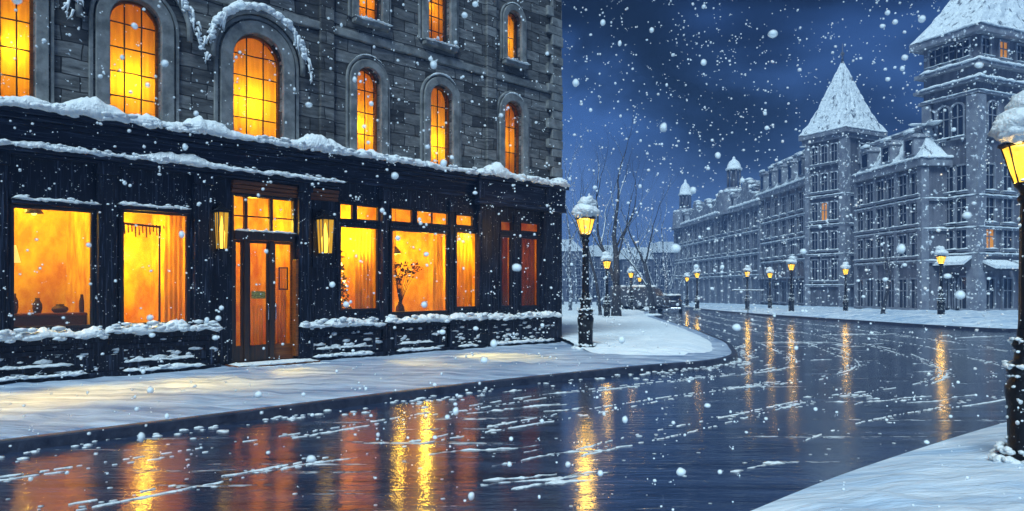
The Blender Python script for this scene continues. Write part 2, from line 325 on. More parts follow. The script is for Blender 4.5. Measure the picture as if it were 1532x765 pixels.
# ------------------------------------------------------------------ the ground, road and pavements
def sheet(name, poly, off, mt, cut=(22,)):
    tri = geometry.tessellate_polygon([[Vector((p[0], p[1], 0)) for p in poly]])
    bm = bmesh.new(); vs_ = [bm.verts.new((p[0], p[1], 0)) for p in poly]
    for tr in tri:
        try: bm.faces.new([vs_[i] for i in tr])
        except Exception: pass
    for c in cut:
        bmesh.ops.bisect_plane(bm, geom=bm.verts[:]+bm.edges[:]+bm.faces[:], plane_co=(0, c, 0), plane_no=(0, 1, 0))
    for v in bm.verts: v.co.z = gz(v.co.x, v.co.y)+off
    bmesh.ops.recalc_face_normals(bm, faces=bm.faces)
    for f in bm.faces:
        if f.normal.z < 0: f.normal_flip()
    me = bpy.data.meshes.new(name); bm.to_mesh(me); bm.free(); me.materials.append(mt)
    o = bpy.data.objects.new(name, me); col.objects.link(o); return tag(o, kind='structure')
def cr_spline(pts, n):
    out_ = []
    P = [pts[0]] + list(pts) + [pts[-1]]
    for i in range(1, len(P)-2):
        p0, p1, p2, p3 = [Vector(p) for p in P[i-1:i+3]]
        for k in range(n):
            t = k/n
            out_.append(.5*((2*p1) + (p2-p0)*t + (2*p0-5*p1+4*p2-p3)*t*t + (3*p1-p0-3*p2+p3)*t**3))
    out_.append(Vector(P[-2])); return out_

KL = [(-30,-17),(-14,-1.2),(-10,2.8),(-7.4,5.4),(-5.25,7.54),(-3.81,8.99),(-2.35,10.5),(-.73,12.1),(1.6,14.1),(3.0,15.2),(4.35,16.1),(5.35,17.5),(5.95,19.6),(6.55,22.6),(7.7,31.3),(8.8,41.8),(9.8,50),(11.4,60),(13.6,70),(16.6,83),(22,105),(30,140),(44,200)]
QL = [(-39,-8),(-23,8),(-19,12),(-15,14),(-12,16),(-10.5,18),(-9,20),(-7.5,22),(-6.5,24),(-6,26),(-7,28),(-9,32),(-12,36),(-16,40),(-40,50),(-50,60),(-60,70),(-60,82),(-62,95),(-64,110),(-66,130),(-66,165),(-60,230)]
def bank(name, K, Q, lift, rough, mt, edge=.03, face=None, rows=60, n=22, pw=2.0):
    A = cr_spline(K, n); B = cr_spline(Q, n); mb = MB(); R = rows
    v = []
    for i in range(len(A)):
        for j in range(R+1):
            s = (j/R)**pw
            p = A[i]*(1-s) + B[i]*s
            d = (p-A[i]).length
            z = gz(p.x, p.y) + lift(d, p.x, p.y) + (rough*fbm(p.x*.9, p.y*.9, 3.3)+rough*.55*noise.noise(Vector((p.x*3.1+p.y*1.2, p.y*3.1, 7))))*min(1, d/.5)
            v.append((p.x, p.y, z))
    f = []
    for i in range(len(A)-1):
        for j in range(R): a = i*(R+1)+j; f.append((a, a+1, a+R+2, a+R+1))
    mb.add(v, f, True)
    o = mb.build(name, mt, recalc=False)
    for p in o.data.polygons: pass
    bm = bmesh.new(); bm.from_mesh(o.data); bmesh.ops.recalc_face_normals(bm, faces=bm.faces)
    if sum(fc.normal.z for fc in bm.faces) < 0: bmesh.ops.reverse_faces(bm, faces=bm.faces)
    bm.to_mesh(o.data); bm.free()
    return tag(o, kind='structure')
def kerb(name, K, n=14, h=.125, wd=.16, inward=1):
    A = cr_spline(K, n); mb = MB(); v = []; f = []
    for i, p in enumerate(A):
        t = (A[min(i+1, len(A)-1)] - A[max(i-1, 0)]).normalized(); nn = Vector((-t.y, t.x))*inward
        a = p; b = p+nn*.02; c = p+nn*wd; z = gz(p.x, p.y)
        v += [(a.x, a.y, z-.05), (b.x, b.y, z+h-.015), (b.x+nn.x*.02, b.y+nn.y*.02, z+h), (c.x, c.y, z+h), (c.x, c.y, z-.05)]
    for i in range(len(A)-1):
        for j in range(4): q = i*5+j; f.append((q, q+1, q+6, q+5))
    mb.add(v, f, False); o = mb.build(name, M['kerb']); return tag(o, kind='structure')

ground = sheet('ground', [(-400,-60),(420,-60),(420,420),(-400,420)], -.03, M['snow_ground'])
KR = [(-14,-14),(-6,-3.4),(-1.8,2.0),(.1,3.9),(1.85,5.6),(3.4,7.0),(6.15,9.2),(9.5,11.6),(15,14.6),(26,18.5),(60,24)]
QR = [(30,-40),(30,-34),(30,-30),(32,-28),(34,-26),(36,-24),(38,-20),(42,-15),(46,-8),(52,0),(70,10)]
KF = [(75,30),(45,29),(30,28.4),(24,28.6),(20.6,30.2),(19.7,34),(19.4,38),(19.1,48),(18.8,58),(19.4,70),(21.4,88),(25.5,110),(33,145),(46,200)]
QF = [(90,36),(75,40),(70,44),(66,50),(62,58),(60,62),(60,66),(60,74),(60,82),(62,92),(64,108),(70,130),(78,160),(90,215)]
road_poly = [(-32,-15)] + [(p[0]-.03, p[1]+.05) for p in KL[1:]] + [(48,199)] + [(p[0]+.05, p[1]) for p in reversed(KF)] + [(75,26)] + [(p[0]+.05, p[1]-.05) for p in reversed(KR)] + [(-30,-40)]
road = sheet('road', road_poly, .0, M['road'])
kerb('kerb_near', KL, inward=1)
def lift_l(d, x, y):
    b = .135 if d < .2 else .135+min(.05, (d-.2)*.05)
    return b*min(1, .05+d/.12 if d < .14 else 1) 
pav = bank('pavement', [(p[0]-.06, p[1]+.06) for p in KL], QL, lift_l, .05, M['pavement'])
bankr = bank('snow_verge', KR, QR, lambda d, x, y: .02+.16*min(1, d/1.2), .09, M['snow_ground'])
kerb('kerb_far', KF, inward=-1)
pavf = bank('far_pavement', [(p[0]+.1, p[1]) for p in KF], QF, lambda d, x, y: .13+.22*min(1, d/3), .16, M['snow_ground'])

# plaza snow: a deeper blanket laid over the pavement beyond the shop
M['plaza'] = mat('fresh_snow', (.74,.82,.88), .6, col2=(.88,.92,.93), noise_scale=1.2, stretch=(.4,1.6,1), bump=.7, bump_scale=4, bump_stretch=(.5,1.5,1), bump_dist=.08)
KP = [(2.1,15.9),(3.0,16.0),(4.1,16.7),(5.0,17.9),(5.6,19.8),(6.2,22.7),(7.35,31.3),(8.4,41.8),(9.4,50),(11,60),(13.2,70),(16.2,83),(21.6,105),(29.6,140)]
QP = [(1.5,20.0),(1.4,21),(.5,24),(-1,27),(-5,30),(-12,36),(-38,49),(-48,59),(-58,69),(-58,81),(-60,94),(-62,109),(-64,129),(-64,164)]
plaza = bank('plaza_snow', KP, QP, lambda d, x, y: .10+.20*min(1, d/.9)*max(0, min(1, ((x-1.7)*.5+(y-16)*.55)/2.0)), .06, M['plaza'])

# ------------------------------------------------------------------ snow builders
def ledge_snow(mb, x0, x1, yo, yi, z, h, seed, piles=(), seg=.045, drip=.05, z_fn=None):
    """lumpy snow lying on a ledge from x0 to x1, outer edge yo (negative), inner yi"""
    n = max(4, int((x1-x0)/seg)); m = 8; v = []
    for i in range(n+1):
        x = x0+(x1-x0)*i/n; t = min(1, (x-x0)/.12, (x1-x)/.12); t = max(0, t)**.5
        hh = h*(.62+.75*fbm(x*1.7, seed, 0, 2)+.5*fbm(x*7, seed+9, 0, 2))
        for (pc, pw, ph) in piles: hh += ph*math.exp(-((x-pc)/pw)**2)*(1+.35*fbm(x*6, seed+4))
        hh = max(hh, .015)*t
        dr = (drip*(.4+1.1*max(-.3, fbm(x*4, seed+2, 1, 3))))*t
        ov = .02+.05*fbm(x*3, seed+5, 2)
        zz = z+(z_fn(x) if z_fn else 0)
        dep = yi-yo
        prof = [(yo+.02, -dr*.8), (yo-ov-.015, -dr), (yo-ov-.03, hh*.25), (yo-ov+.02, hh*.62), (yo+dep*.22, hh*.9), (yo+dep*.5, hh*1.02), (yo+dep*.8, hh*.95), (yi, hh*.8)]
        for k, (y, q) in enumerate(prof):
            j = .018*noise.noise(Vector((x*14, k*1.7, seed*1.3))) if 0 < k < 7 else 0
            v.append((x, y-j, zz+q+j))
    f = []
    for i in range(n):
        for k in range(m-1): a = i*m+k; f.append((a, a+1, a+m+1, a+m))
    f.append(tuple(range(m))); f.append(tuple(range(n*m, n*m+m)))
    mb.add(v, f, True)
    if seg < .1:
        q = random.Random(int(seed*97)); k = int((x1-x0)*16)
        for i in range(k):
            x = q.uniform(x0+.05, x1-.05); s_ = q.uniform(.15,.5)*min(h, .14)
            blob(mb, (x, yo-.02+q.uniform(-.03,.05), z+q.uniform(-.25,.75)*h), s_, q.uniform(1,2.2), .8, .7, i*.7, 1)
    return mb
def blob(mb, c, r, sx=1, sy=1, sz=1, seed=0, sub=2, amp=.25):
    bm = bmesh.new(); bmesh.ops.create_icosphere(bm, subdivisions=sub, radius=1)
    vs_ = []
    for q in bm.verts:
        k = 1+amp*noise.noise(q.co*1.8+Vector((seed, seed*1.7, 0)))+amp*.6*noise.noise(q.co*4.1+Vector((0, seed, 3)))
        vs_.append((c[0]+q.co.x*r*sx*k, c[1]+q.co.y*r*sy*k, c[2]+q.co.z*r*sz*k))
    f = [tuple(x.index for x in fc.verts) for fc in bm.faces]; bm.free(); mb.add(vs_, f, True); return mb

# ------------------------------------------------------------------ the corner shop building (facade frame: x along, -y towards the street)
FO = Vector((-8.24, 11.84)); FA = math.atan2(.701, .713); FD = Vector((math.cos(FA), math.sin(FA)))
def U(px, off=0):
    """distance along the facade seen at photo column px, for a plane off metres in front of the facade"""
    k = (px-766)/F; ox = FO.x+off*FD.y; oy = FO.y-off*FD.x
    return (k*oy-ox)/(FD.x-FD.y*k)
def Z(px, py, off=0):
    u = U(px, off); Y = FO.y-off*FD.x+FD.y*u
    return H-(py-HOR)/F*Y
shop = empty('corner_building', (FO.x, FO.y, 0), FA, 'dark stone corner building with navy shopfront and glowing amber windows', 'building')
CU = 13.42; UL = -7.0; TOP = 13.6; G = .12
ZC = 4.62                                     # underside of the upper stone wall, behind the cornice snow
def arch_loop(x0, x1, zb, zt, rise=None, n=14):
    r = (x1-x0)/2; rise = r if rise is None else rise; c = (x0+x1)/2
    pts = [(x0, zb), (x1, zb)]
    for i in range(n+1):
        a = PI*i/n; pts.append((c+r*math.cos(a), zt-rise+rise*math.sin(a)))
    return pts
def rect_loop(x0, x1, z0, z1): return [(x0, z0), (x1, z0), (x1, z1), (x0, z1)]
def wall_holes(outer, holes, y0, y1):
    loops = [[Vector((p[0], p[1], 0)) for p in outer]] + [[Vector((p[0], p[1], 0)) for p in h] for h in holes]
    tri = geometry.tessellate_polygon(loops); pts = [p for l in loops for p in l]
    mb = MB(); n = len(pts)
    v = [(p.x, y0, p.y) for p in pts] + [(p.x, y1, p.y) for p in pts]
    f = [tuple(t) for t in tri] + [tuple(i+n for i in t) for t in tri]
    b = 0
    for l in loops:
        m = len(l)
        for i in range(m): j = (i+1) % m; f.append((b+i, b+j, b+j+n, b+i+n))
        b += m
    mb.add(v, f); return mb
# upper windows: (px left, px right, y top, y bottom, kind, columns, rows, lamp)
UW = [(-24,52,-60,142,'arch',3,5,(.60,.42),1.0), (163,240,0,166,'arch',3,5,(.5,.36),1.0), (347,422,52,192,'arch',3,5,(.5,.36),1.0),
      (532,568,102,219,'arch',2,4,(.40,.34),1.0), (642,676,128,236,'arch',2,4,(.5,.32),1.1), (753,780,152,249,'arch',1,3,(.5,.5),.45),
      (535,570,-60,34,'rect',2,4,(.5,.5),.55), (639,672,-40,67,'rect',3,5,(.5,.55),.4), (757,778,17,94,'arch',1,2,(.5,.5),.75),
      (353,420,-170,-45,'rect',2,4,(.5,.5),.6), (175,246,-240,-90,'rect',2,4,(.5,.5),.6)]
holes = []; wins = []
for q in UW:
    px0, px1, yt, yb = q[:4]; pc = (px0+px1)/2
    x0, x1 = U(px0), U(px1); zt, zb = Z(pc, yt), Z(pc, yb)
    if zb < 5.6: zb = 4.72
    lp = arch_loop(x0, x1, zb, zt) if q[4] == 'arch' else rect_loop(x0, x1, zb, zt)
    holes.append(lp); wins.append((x0, x1, zb, zt, lp, q))
wall_holes([(UL, 4.4), (CU, 4.4), (CU, TOP), (UL, TOP)], holes, 0, .32).build('upper_wall', M['stone'], shop)
mb = MB(); mb.box(CU-.32, CU, .32, 12, 0, TOP); mb.box(UL, UL+.3, .32, 12, 0, TOP); mb.box(UL, CU, 12, 12.3, 0, TOP); mb.build('outer_wall', M['stone'], shop)
MB().box(UL, CU, 0, 12.3, TOP, TOP+.3).build('roof', M['snow'], shop)
for xa, xb in ((U(487)-.17, U(487)+.17), (U(733)-.17, U(733)+.17), (-1.05, -.75), (UL, UL+.4), (CU-.3, CU+.06)):
    MB().box(xa, xb, -.09, 0 if xb < CU else .2, 4.75, TOP).build('stone_pier', M['stone'], shop, bevel=.02)
zs = Z(600, 78)
mb = MB().box(UL, CU+.05, -.06, 0, zs-.02, zs+.16); mb.build('string_course', M['surround'], shop, bevel=.02)

mb = MB(); qr = random.Random(12); zq = 4.9; qi = 0
while zq < TOP-.4:
    hq = qr.uniform(.24,.32); pr = qr.uniform(.012,.045); wq = .52 if qi % 2 else .34
    mb.box(CU-wq, CU+pr+.06, -.072-pr, .3, zq, zq+hq-.02); zq += hq; qi += 1
mb.build('quoins', M['surround'], shop, bevel=.015)
def scale_loop(lp, d, base=True):
    """offset an arch or rectangle loop outwards by d"""
    xs = [p[0] for p in lp]; zs_ = [p[1] for p in lp]; cx = (min(xs)+max(xs))/2; w0 = (max(xs)-min(xs))/2; z0 = min(zs_); z1 = max(zs_)
    zsp = z1-w0
    o = []
    for (x, z) in lp:
        if len(lp) > 4:
            if z <= zsp+1e-6: o.append((cx+(x-cx)*(w0+d)/w0, z))
            else:
                v = Vector((x-cx, z-zsp)); v *= (w0+d)/w0; o.append((cx+v.x, zsp+v.y))
        else: o.append((cx+(x-cx)*(w0+d)/w0, z+(d if z > z0+.01 else 0)))
    return o
rnd = random.Random(5)
for wi, (x0, x1, zb, zt, lp, q) in enumerate(wins):
    wd = x1-x0; cx = (x0+x1)/2; kind, nc, nr, lamp, pwr = q[4], q[5], q[6], q[7], q[8]
    sd = min(.2, wd*.20)+.05
    a = MB().ring(lp, scale_loop(lp, sd), -.085, .02)
    a.ring(scale_loop(lp, sd*1.15), scale_loop(lp, sd*1.45), -.05, .02)
    win = a.build('window', M['surround'], shop, bevel=.012)
    lp_in = scale_loop(lp, -.045)
    MB().ring(lp_in, scale_loop(lp, .004), .10, .16).build('frame', M['wood_warm'] if wi < 6 else M['frame'], win)
    mt = MB()
    zspr = zt-wd/2 if kind == 'arch' else zt
    for c in range(1, nc):
        xx = x0+wd*c/nc; top = zt-.02 if kind != 'arch' else zspr+math.sqrt(max(0, (wd/2)**2-(xx-cx)**2))-.02
        pts = [(xx+.010*noise.noise(Vector((z_*1.5, xx, wi))), .125, z_) for z_ in [zb+(top-zb)*k/6 for k in range(7)]]
        mt.tube(pts, .013, 6)
    for r in range(1, nr):
        zz = zb+(zt-zb)*r/nr; hw = wd/2 if zz < zspr else math.sqrt(max(0, (wd/2)**2-(zz-zspr)**2))
        pts = [(cx-hw+2*hw*k/4, .125, zz+.012*noise.noise(Vector((k*.9, zz, wi)))) for k in range(5)]
        mt.tube(pts, .013, 6)
    if nc == 1: mt.tube([(cx, .125, zb), (cx, .125, zt-.02)], .009, 6)
    if mt.v: mt.build('glazing_bar', M['muntin'], win)
    ctr = (cx, (zb+zt)/2); n = len(lp)
    MB().add([(p[0], .135, p[1]) for p in lp] , []) 
    pm = MB(); pm.add([(p[0], .142, p[1]) for p in lp]+[(p[0], .146, p[1]) for p in lp], [tuple(range(n)), tuple(range(2*n-1, n-1, -1))]); pm.build('pane', M['glass'], win)
    bl = M['blind'] if pwr >= .6 and wi < 5 or wi == 8 else M['blind_red']
    bm_ = MB(); nn = 24; v = []
    for i in range(nn+1):
        xx = x0-.03+(wd+.06)*i/nn; yy = .27+.012*math.sin(i*1.9)+.01*math.sin(i*.7+wi)
        v += [(xx, yy, zb-.03), (xx, yy, zt+.03)]
    bm_.add(v, [(2*i, 2*i+2, 2*i+3, 2*i+1) for i in range(nn)], True); bm_.build('blind', bl, win, recalc=False)
    # shallow dark room behind, its lamp close to the blind
    rm = MB(); X0, X1, Y0, Y1, Z0, Z1 = x0-.25, x1+.25, .33, 1.5, zb-.3, zt+.2
    rm.add([(X0,Y0,Z0),(X1,Y0,Z0),(X1,Y1,Z0),(X0,Y1,Z0),(X0,Y0,Z1),(X1,Y0,Z1),(X1,Y1,Z1),(X0,Y1,Z1)], [(0,3,2,1),(4,5,6,7),(1,2,6,5),(2,3,7,6),(3,0,4,7)])
    rm.build('room_lining', M['amber_wall'], win, recalc=False)
    A_ = wd*(zt-zb)
    light('room_lamp', (x0+wd*lamp[0], .72, zb+(zt-zb)*lamp[1]), (17+17*A_)*pwr, (1, .72, .16), .05, shop)
    light('candle_lamp', (x0+wd*lamp[0], .40, zb+(zt-zb)*lamp[1]), (2.0+1.6*A_)*pwr*(.2 if q[7]==(.5,.5) else 1), (1, .68, .25), .035, shop)
    if kind == 'rect' or wi == 8:
        sl = MB().box(x0-.16, x1+.16, -.17, 0, zb-.12, zb-.004); sl.build('sill', M['surround'], win, bevel=.015)
        ledge_snow(MB(), x0-.18, x1+.18, -.18, -.01, zb-.003, .06, wi*3.1, drip=.06).build('sill_snow', M['snow'], win)
# hood moulds with piled snow over three tall windows and snow caps on the small ones
def hood(wi, wd_, sn, drop):
    x0, x1, zb, zt, lp, q = wins[wi]; cx = (x0+x1)/2; r0 = (x1-x0)/2+wd_; zsp = zt-(x1-x0)/2
    m1 = MB(); pts = []
    for i in range(19):
        a = math.radians(-8)+(PI+math.radians(16))*i/18; pts.append((cx+r0*math.cos(a), -.10, zsp+r0*math.sin(a)))
    m1.tube(pts, .055, 8); m1.build('hood_mould', M['surround'], shop)
    m2 = MB(); rr = random.Random(wi*7)
    for i in range(60):
        a = math.radians(12)+(PI-math.radians(24))*i/59
        k = math.sin(a)**.6
        x = cx+(r0+.03)*math.cos(a)*1.03; z = zsp+(r0+.04)*math.sin(a)
        blob(m2, (x+rr.uniform(-.03,.03), -.12+rr.uniform(-.03,.03), z+.05*k+rr.uniform(-.02,.04)), sn*(.5+.6*k)*rr.uniform(.6,1.2), 1, .8, .75, i*.37, 1)
    # ragged icicles and hanging clumps towards the two ends
    for i in range(drop):
        sgn = -1 if i % 2 else 1; tt = rr.random()**1.4
        a = PI/2-sgn*(math.radians(38)+tt*math.radians(62)); x = cx+(r0+.03)*math.cos(a)*1.05+sgn*rr.uniform(0,.10); z = zsp+(r0+.02)*math.sin(a)
        ln = rr.uniform(.08, .42)*(1-.5*tt)
        m2.tube([(x, -.15+rr.uniform(-.03,.03), z+.03), (x+sgn*rr.uniform(0,.05), -.15, z-ln*.5), (x+sgn*rr.uniform(.0,.09), -.14, z-ln)], [.028, .018, .003], 5)
        for k in range(3): blob(m2, (x+sgn*rr.uniform(0,.10), -.14, z-ln*rr.random()), rr.uniform(.012,.03), seed=i+k*.3, sub=1)
    m2.build('hood_snow', M['snow'], shop)
hood(0, .46, .09, 24); hood(1, .50, .085, 30); hood(2, .42, .11, 26)
def cap(wi, wd_, sn):
    x0, x1, zb, zt, lp, q = wins[wi]; cx = (x0+x1)/2; r0 = (x1-x0)/2+wd_; zsp = zt-(x1-x0)/2; m2 = MB(); rr = random.Random(wi)
    for i in range(22):
        a = math.radians(48)+math.radians(84)*i/21; k = math.sin((i+.5)/22*PI)
        blob(m2, (cx+r0*math.cos(a), -.07, zsp+r0*math.sin(a)+.01*k), sn*(.3+.6*k)*rr.uniform(.7,1.2), 1.2, .8, .6, i*.37+wi, 1)
    m2.build('arch_snow', M['snow'], shop)
cap(3, .27, .03); cap(4, .26, .05); cap(5, .2, .04); cap(8, .19, .03)

# shopfront: navy timber wall with rectangular openings
def R_(pxa, pxb, yt, yb, pref=None):
    """opening from photo columns and rows (rows read at pref, default the left edge)"""
    pr = pxa if pref is None else pref
    return (U(pxa), U(pxb), Z(pr, yb), Z(pr, yt))
shopwin = {
 'W1': R_(15,140,306,494), 'W2': R_(180,282,313,488),
 'W3a': R_(506,528,303,329), 'W3b': R_(531,566,306,330), 'W3': R_(506,566,336,466),
 'W4a': R_(583,617,310,333), 'W4b': R_(621,670,314,335), 'W4': R_(583,670,342,470),
 'W5a': R_(680,707,320,338), 'W5': R_(680,714,345,462),
 'W6a': R_(747,765,330,346), 'W6': R_(747,765,352,460), 'W7a': R_(777,806,332,347), 'W7': R_(777,806,354,460), 'W0': R_(-190,-30,292,505,-30)}
DX0, DX1 = U(345), U(441); DZ1 = Z(345, 289)
hs = [rect_loop(*v) for v in shopwin.values()]
ZT = 4.42
hs.append(rect_loop(DX0, DX1, G+.10, DZ1))
wall_holes([(UL, 0), (CU+.1, 0), (CU+.1, ZT), (UL, ZT)], hs, -.06, .06).build('shopfront', M['timber'], shop)
# framed shop windows
names = {'W1': 'one', 'W2': 'two'}
for i, (k, (x0, x1, z0, z1)) in enumerate(shopwin.items()):
    lp = rect_loop(x0, x1, z0, z1); t = .035 if k[-1] in 'ab' else .05
    inn = rect_loop(x0+t, x1-t, z0+t, z1-t)
    fr = MB().ring(inn, lp, -.045, .045)
    if k in ('W4b',): fr.box((x0+x1)/2-.012, (x0+x1)/2+.012, -.03, .03, z0+t, z1-t)
    win = fr.build('window', M['frame'], shop, bevel=.008)
    pm = MB(); pm.box(x0+t-.01, x1-t+.01, 0, .006, z0+t-.01, z1-t+.01); pm.build('pane', M['glass'], win)
    # proud outer moulding
    om = MB().ring(rect_loop(x0-.004, x1+.004, z0-.004, z1+.004), rect_loop(x0-.055, x1+.055, z0-.055, z1+.055) if k[-1] not in 'ab' else rect_loop(x0-.03, x1+.03, z0-.03, z1+.03), -.085, -.058)
    om.build('moulding', M['timber'], win, bevel=.008)
# pilasters
def pilaster(xa, xb, prot=.14, ztop=ZT, cap_=True, name='pilaster'):
    m1 = MB(); m1.box(xa, xb, -.06-prot, -.062, 0, ztop); m1.box(xa-.03, xb+.03, -.06-prot-.04, -.063, 0, .55); m1.box(xa-.03, xb+.03, -.06-prot-.04, -.064, ztop-.28, ztop-.05)
    w_ = xb-xa
    if w_ > .22:
        m1.box(xa+.05, xa+.075, -.06-prot-.02, -.06-prot+.001, .7, ztop-.4); m1.box(xb-.075, xb-.05, -.06-prot-.02, -.06-prot+.001, .7, ztop-.4)
    return m1.build(name, M['timber'], shop, bevel=.012)
for a, b in ((-14,11), (146,174), (290,316), (446,464), (571,579), (716,738), (812,834)):
    pilaster(U(a,.15)+.0, U(b,.15), ztop=3.95 if a < 440 else 4.0)
pilaster(U(768,.06), U(774,.06), .03, 3.7); pilaster(U(672,.06), U(678,.06), .03, 3.9)
# fascia, cornices, mouldings
zl = 3.98                                    # the lower ledge
xe = U(512, .2)
mb = MB(); mb.box(UL, CU+.1, -.11, -.061, zl+.06, 4.50)
for zz in (4.12, 4.36): mb.box(UL, CU+.02, -.13, -.10, zz, zz+.03)
mb.build('fascia', M['timber_h'], shop, bevel=.01)
MB().box(UL, xe, -.30, -.062, zl-.07, zl+.03).box(UL, xe-.05, -.24, -.062, zl-.13, zl-.073).build('lower_ledge', M['timber_h'], shop, bevel=.015)
mb = MB(); mb.box(UL, CU+.05, -.34, .0, 4.52, 4.62); mb.box(UL, CU+.04, -.26, -.0, 4.44, 4.518); mb.box(UL, CU+.02, -.17, -.002, 4.36, 4.438)
mb.box(CU+.06, CU+.06, .001, 6, 4.52, 4.62)
mb.build('cornice', M['timber_h'], shop, bevel=.015)
# protruding corner bay
ub = U(717, .3)
MB().box(ub, CU-.02, -.30, -.13, 3.98, 4.50).box(ub-.04, CU+.04, -.40, -.342, 4.505, 4.63).box(ub-.02, CU+.0, -.33, -.13, 3.86, 3.977).build('corner_fascia', M['timber_h'], shop, bevel=.015)
for pc in (722, 822): MB().box(U(pc,.36)-.10, U(pc,.36)+.10, -.34, -.301, 4.0, 4.5).build('bracket', M['timber'], shop, bevel=.01)
# snow along the great cornice
pl = [(U(30),.5,.06), (U(130),.45,.25), (U(215),.3,.10), (U(300),.45,.22), (U(392),.25,.08), (U(470),.45,.30), (U(545),.3,.10), (U(735),.35,.28), (U(600),.4,.08)]
ledge_snow(MB(), UL, ub-.05, -.36, .02, 4.622, .15, 1.0, pl, drip=.09).build('cornice_snow', M['snow'], shop)
ledge_snow(MB(), ub-.08, CU+.07, -.42, .02, 4.632, .16, 2.7, [(U(735),.35,.25), (U(790),.4,.06), (U(826),.2,.10)], drip=.12).build('cornice_snow', M['snow'], shop)
ledge_snow(MB(), UL, xe+.02, -.31, -.10, zl+.032, .09, 4.2, [(U(255,.2),.35,.13), (U(290,.2),.25,.10), (U(90,.2),.4,.03)], drip=.09).build('ledge_snow', M['snow'], shop)
# short ledges over the two big windows
for a, b, yy in ((17,150,297), (175,283,306)):
    xa, xb = U(a,.15), U(b,.15); z0 = Z(a, yy, .15)
    MB().box(xa, xb, -.22, -.062, z0-.08, z0).build('window_head', M['timber_h'], shop, bevel=.01)
    ledge_snow(MB(), xa, xb, -.23, -.07, z0+.002, .075, a*.1, drip=.03).build('window_head_snow', M['snow'], shop)
# stall risers with sills, raised panels and snow
def riser(a, b, zs_, hsn, seed, dep=.26, panel=True, ledge2=True):
    xa, xb = U(a, dep), U(b, dep)
    m1 = MB().box(xa, xb, -dep, -.062, zs_-.12, zs_); m1.box(xa+.03, xb-.03, -dep+.05, -.063, .0, zs_-.122)
    if panel:
        m1.ring(rect_loop(xa+.28, xb-.28, .40, zs_-.30), rect_loop(xa+.20, xb-.20, .32, zs_-.22), -dep+.02, -dep+.049)
    m1.box(xa, xb, -dep-.03, -dep+.051, 0, .26)
    r = m1.build('stall_riser', M['timber'], shop, bevel=.012)
    ledge_snow(MB(), xa-.04, xb+.04, -dep-.03, -.065, zs_+.002, hsn, seed, drip=.07).build('sill_snow', M['snow'], r)
    if ledge2:
        ledge_snow(MB(), xa+.25, xb-.3, -dep-.045, -dep+.02, .262, .07, seed+3, drip=.05).build('plinth_snow', M['snow'], r)
        if panel and xb-xa > 1.1: ledge_snow(MB(), xa+.35, xb-.5, -dep+.005, -dep+.045, .42, .05, seed+6, drip=.02).build('panel_snow', M['snow'], r)
        m3 = MB(); rr = random.Random(int(seed*10))
        for i in range(int((xb-xa)*26)):
            x = rr.uniform(xa+.1, xb-.1); z = .3+abs(rr.gauss(0, .28))
            if z < zs_-.15: blob(m3, (x, -dep+.045, z), rr.uniform(.012,.06), rr.uniform(1,3), .5, rr.uniform(.4,.9), i*.3, 1)
        tag(m3.build('clinging_snow', M['snow'], r), kind='stuff')
zs1 = Z(15, 507, .26)
riser(-240, 160, zs1, .20, 3.3); riser(160, 330, Z(180,497,.26), .20, 5.1)
riser(452, 574, Z(510,487,.26), .19, 6.6); riser(580, 672, Z(583,482,.26), .18, 7.9); riser(674, 726, Z(680,478,.26), .17, 8.7, panel=False); riser(730, 838, Z(748,476,.26), .16, 9.9, panel=False)

# door recess
mb = MB(); rz0, rz1 = G+.1, DZ1
# door unit set at y=.0: posts, transom bar, leaves
tb0, tb1 = Z(345, 358), Z(345, 345)
bars = [U(367), U(405)]
dfr = MB()
dfr.box(DX0, DX0+.05, -.05, .08, rz0, rz1); dfr.box(DX1-.05, DX1, -.05, .08, rz0, rz1); dfr.box(DX0+.051, DX1-.051, -.05, .08, rz1-.05, rz1)
dfr.box(DX0+.051, DX1-.051, -.10, .08, tb0, tb1)
for b in bars: dfr.box(b-.045, b+.045, -.07, .07, rz0, tb0-.002); dfr.box(b-.03, b+.03, -.05, .06, tb1+.002, rz1-.052)
dz = Z(345, 322); dfr.box(DX0+.052, DX1-.052, -.03, .04, dz-.012, dz+.012)
dfr.build('door_frame', M['door_wood'], shop, bevel=.01)
ledge_snow(MB(), DX0+.05, DX1-.03, -.12, -.02, tb1+.002, .05, 12.2, drip=.02).build('transom_snow', M['snow'], shop)
for (xa, xb, k) in ((DX0+.055, bars[0]-.05, 0), (bars[0]+.05, bars[1]-.05, 1), (bars[1]+.05, DX1-.055, 2)):
    t = .045; zb_ = rz0+.02; lf = MB().ring(rect_loop(xa+t, xb-t, zb_+.32, tb0-.06), rect_loop(xa, xb, zb_, tb0-.006), -.02, .03)
    lf.box(xa+t, xb-t, .0, .02, zb_+.05, zb_+.322)
    lf2 = lf.build('door' if k else 'sidelight', M['wood_warm'] if k == 2 else M['door_wood'], shop, bevel=.006)
    MB().box(xa+t-.01, xb-t+.01, .003, .009, zb_+.31, tb0-.05).build('pane', M['glass'], lf2)
    if k:
        hx = xa+.03 if k == 2 else xb-.03
        MB().tube([(hx, -.025, 1.05), (hx, -.07, 1.08), (hx, -.07, 1.38), (hx, -.025, 1.41)], .012, 8).build('handle', M['chrome'], lf2)
    if k == 1: MB().box(xa+.07, xb-.07, -.012, -.003, Z(385,447), Z(385,436)).build('door_plate', M['sign'], lf2)
    if k == 2:
        MB().ring(rect_loop(xa+.16, xb-.12, Z(425,432), Z(425,402)), rect_loop(xa+.13, xb-.09, Z(425,434), Z(425,400)), .012, .02).build('notice_frame', M['dark_wood'], lf2)
MB().box(DX0+.055, DX1-.055, .0, .006, tb1+.002, rz1-.052).build('transom_pane', M['glass'], shop)
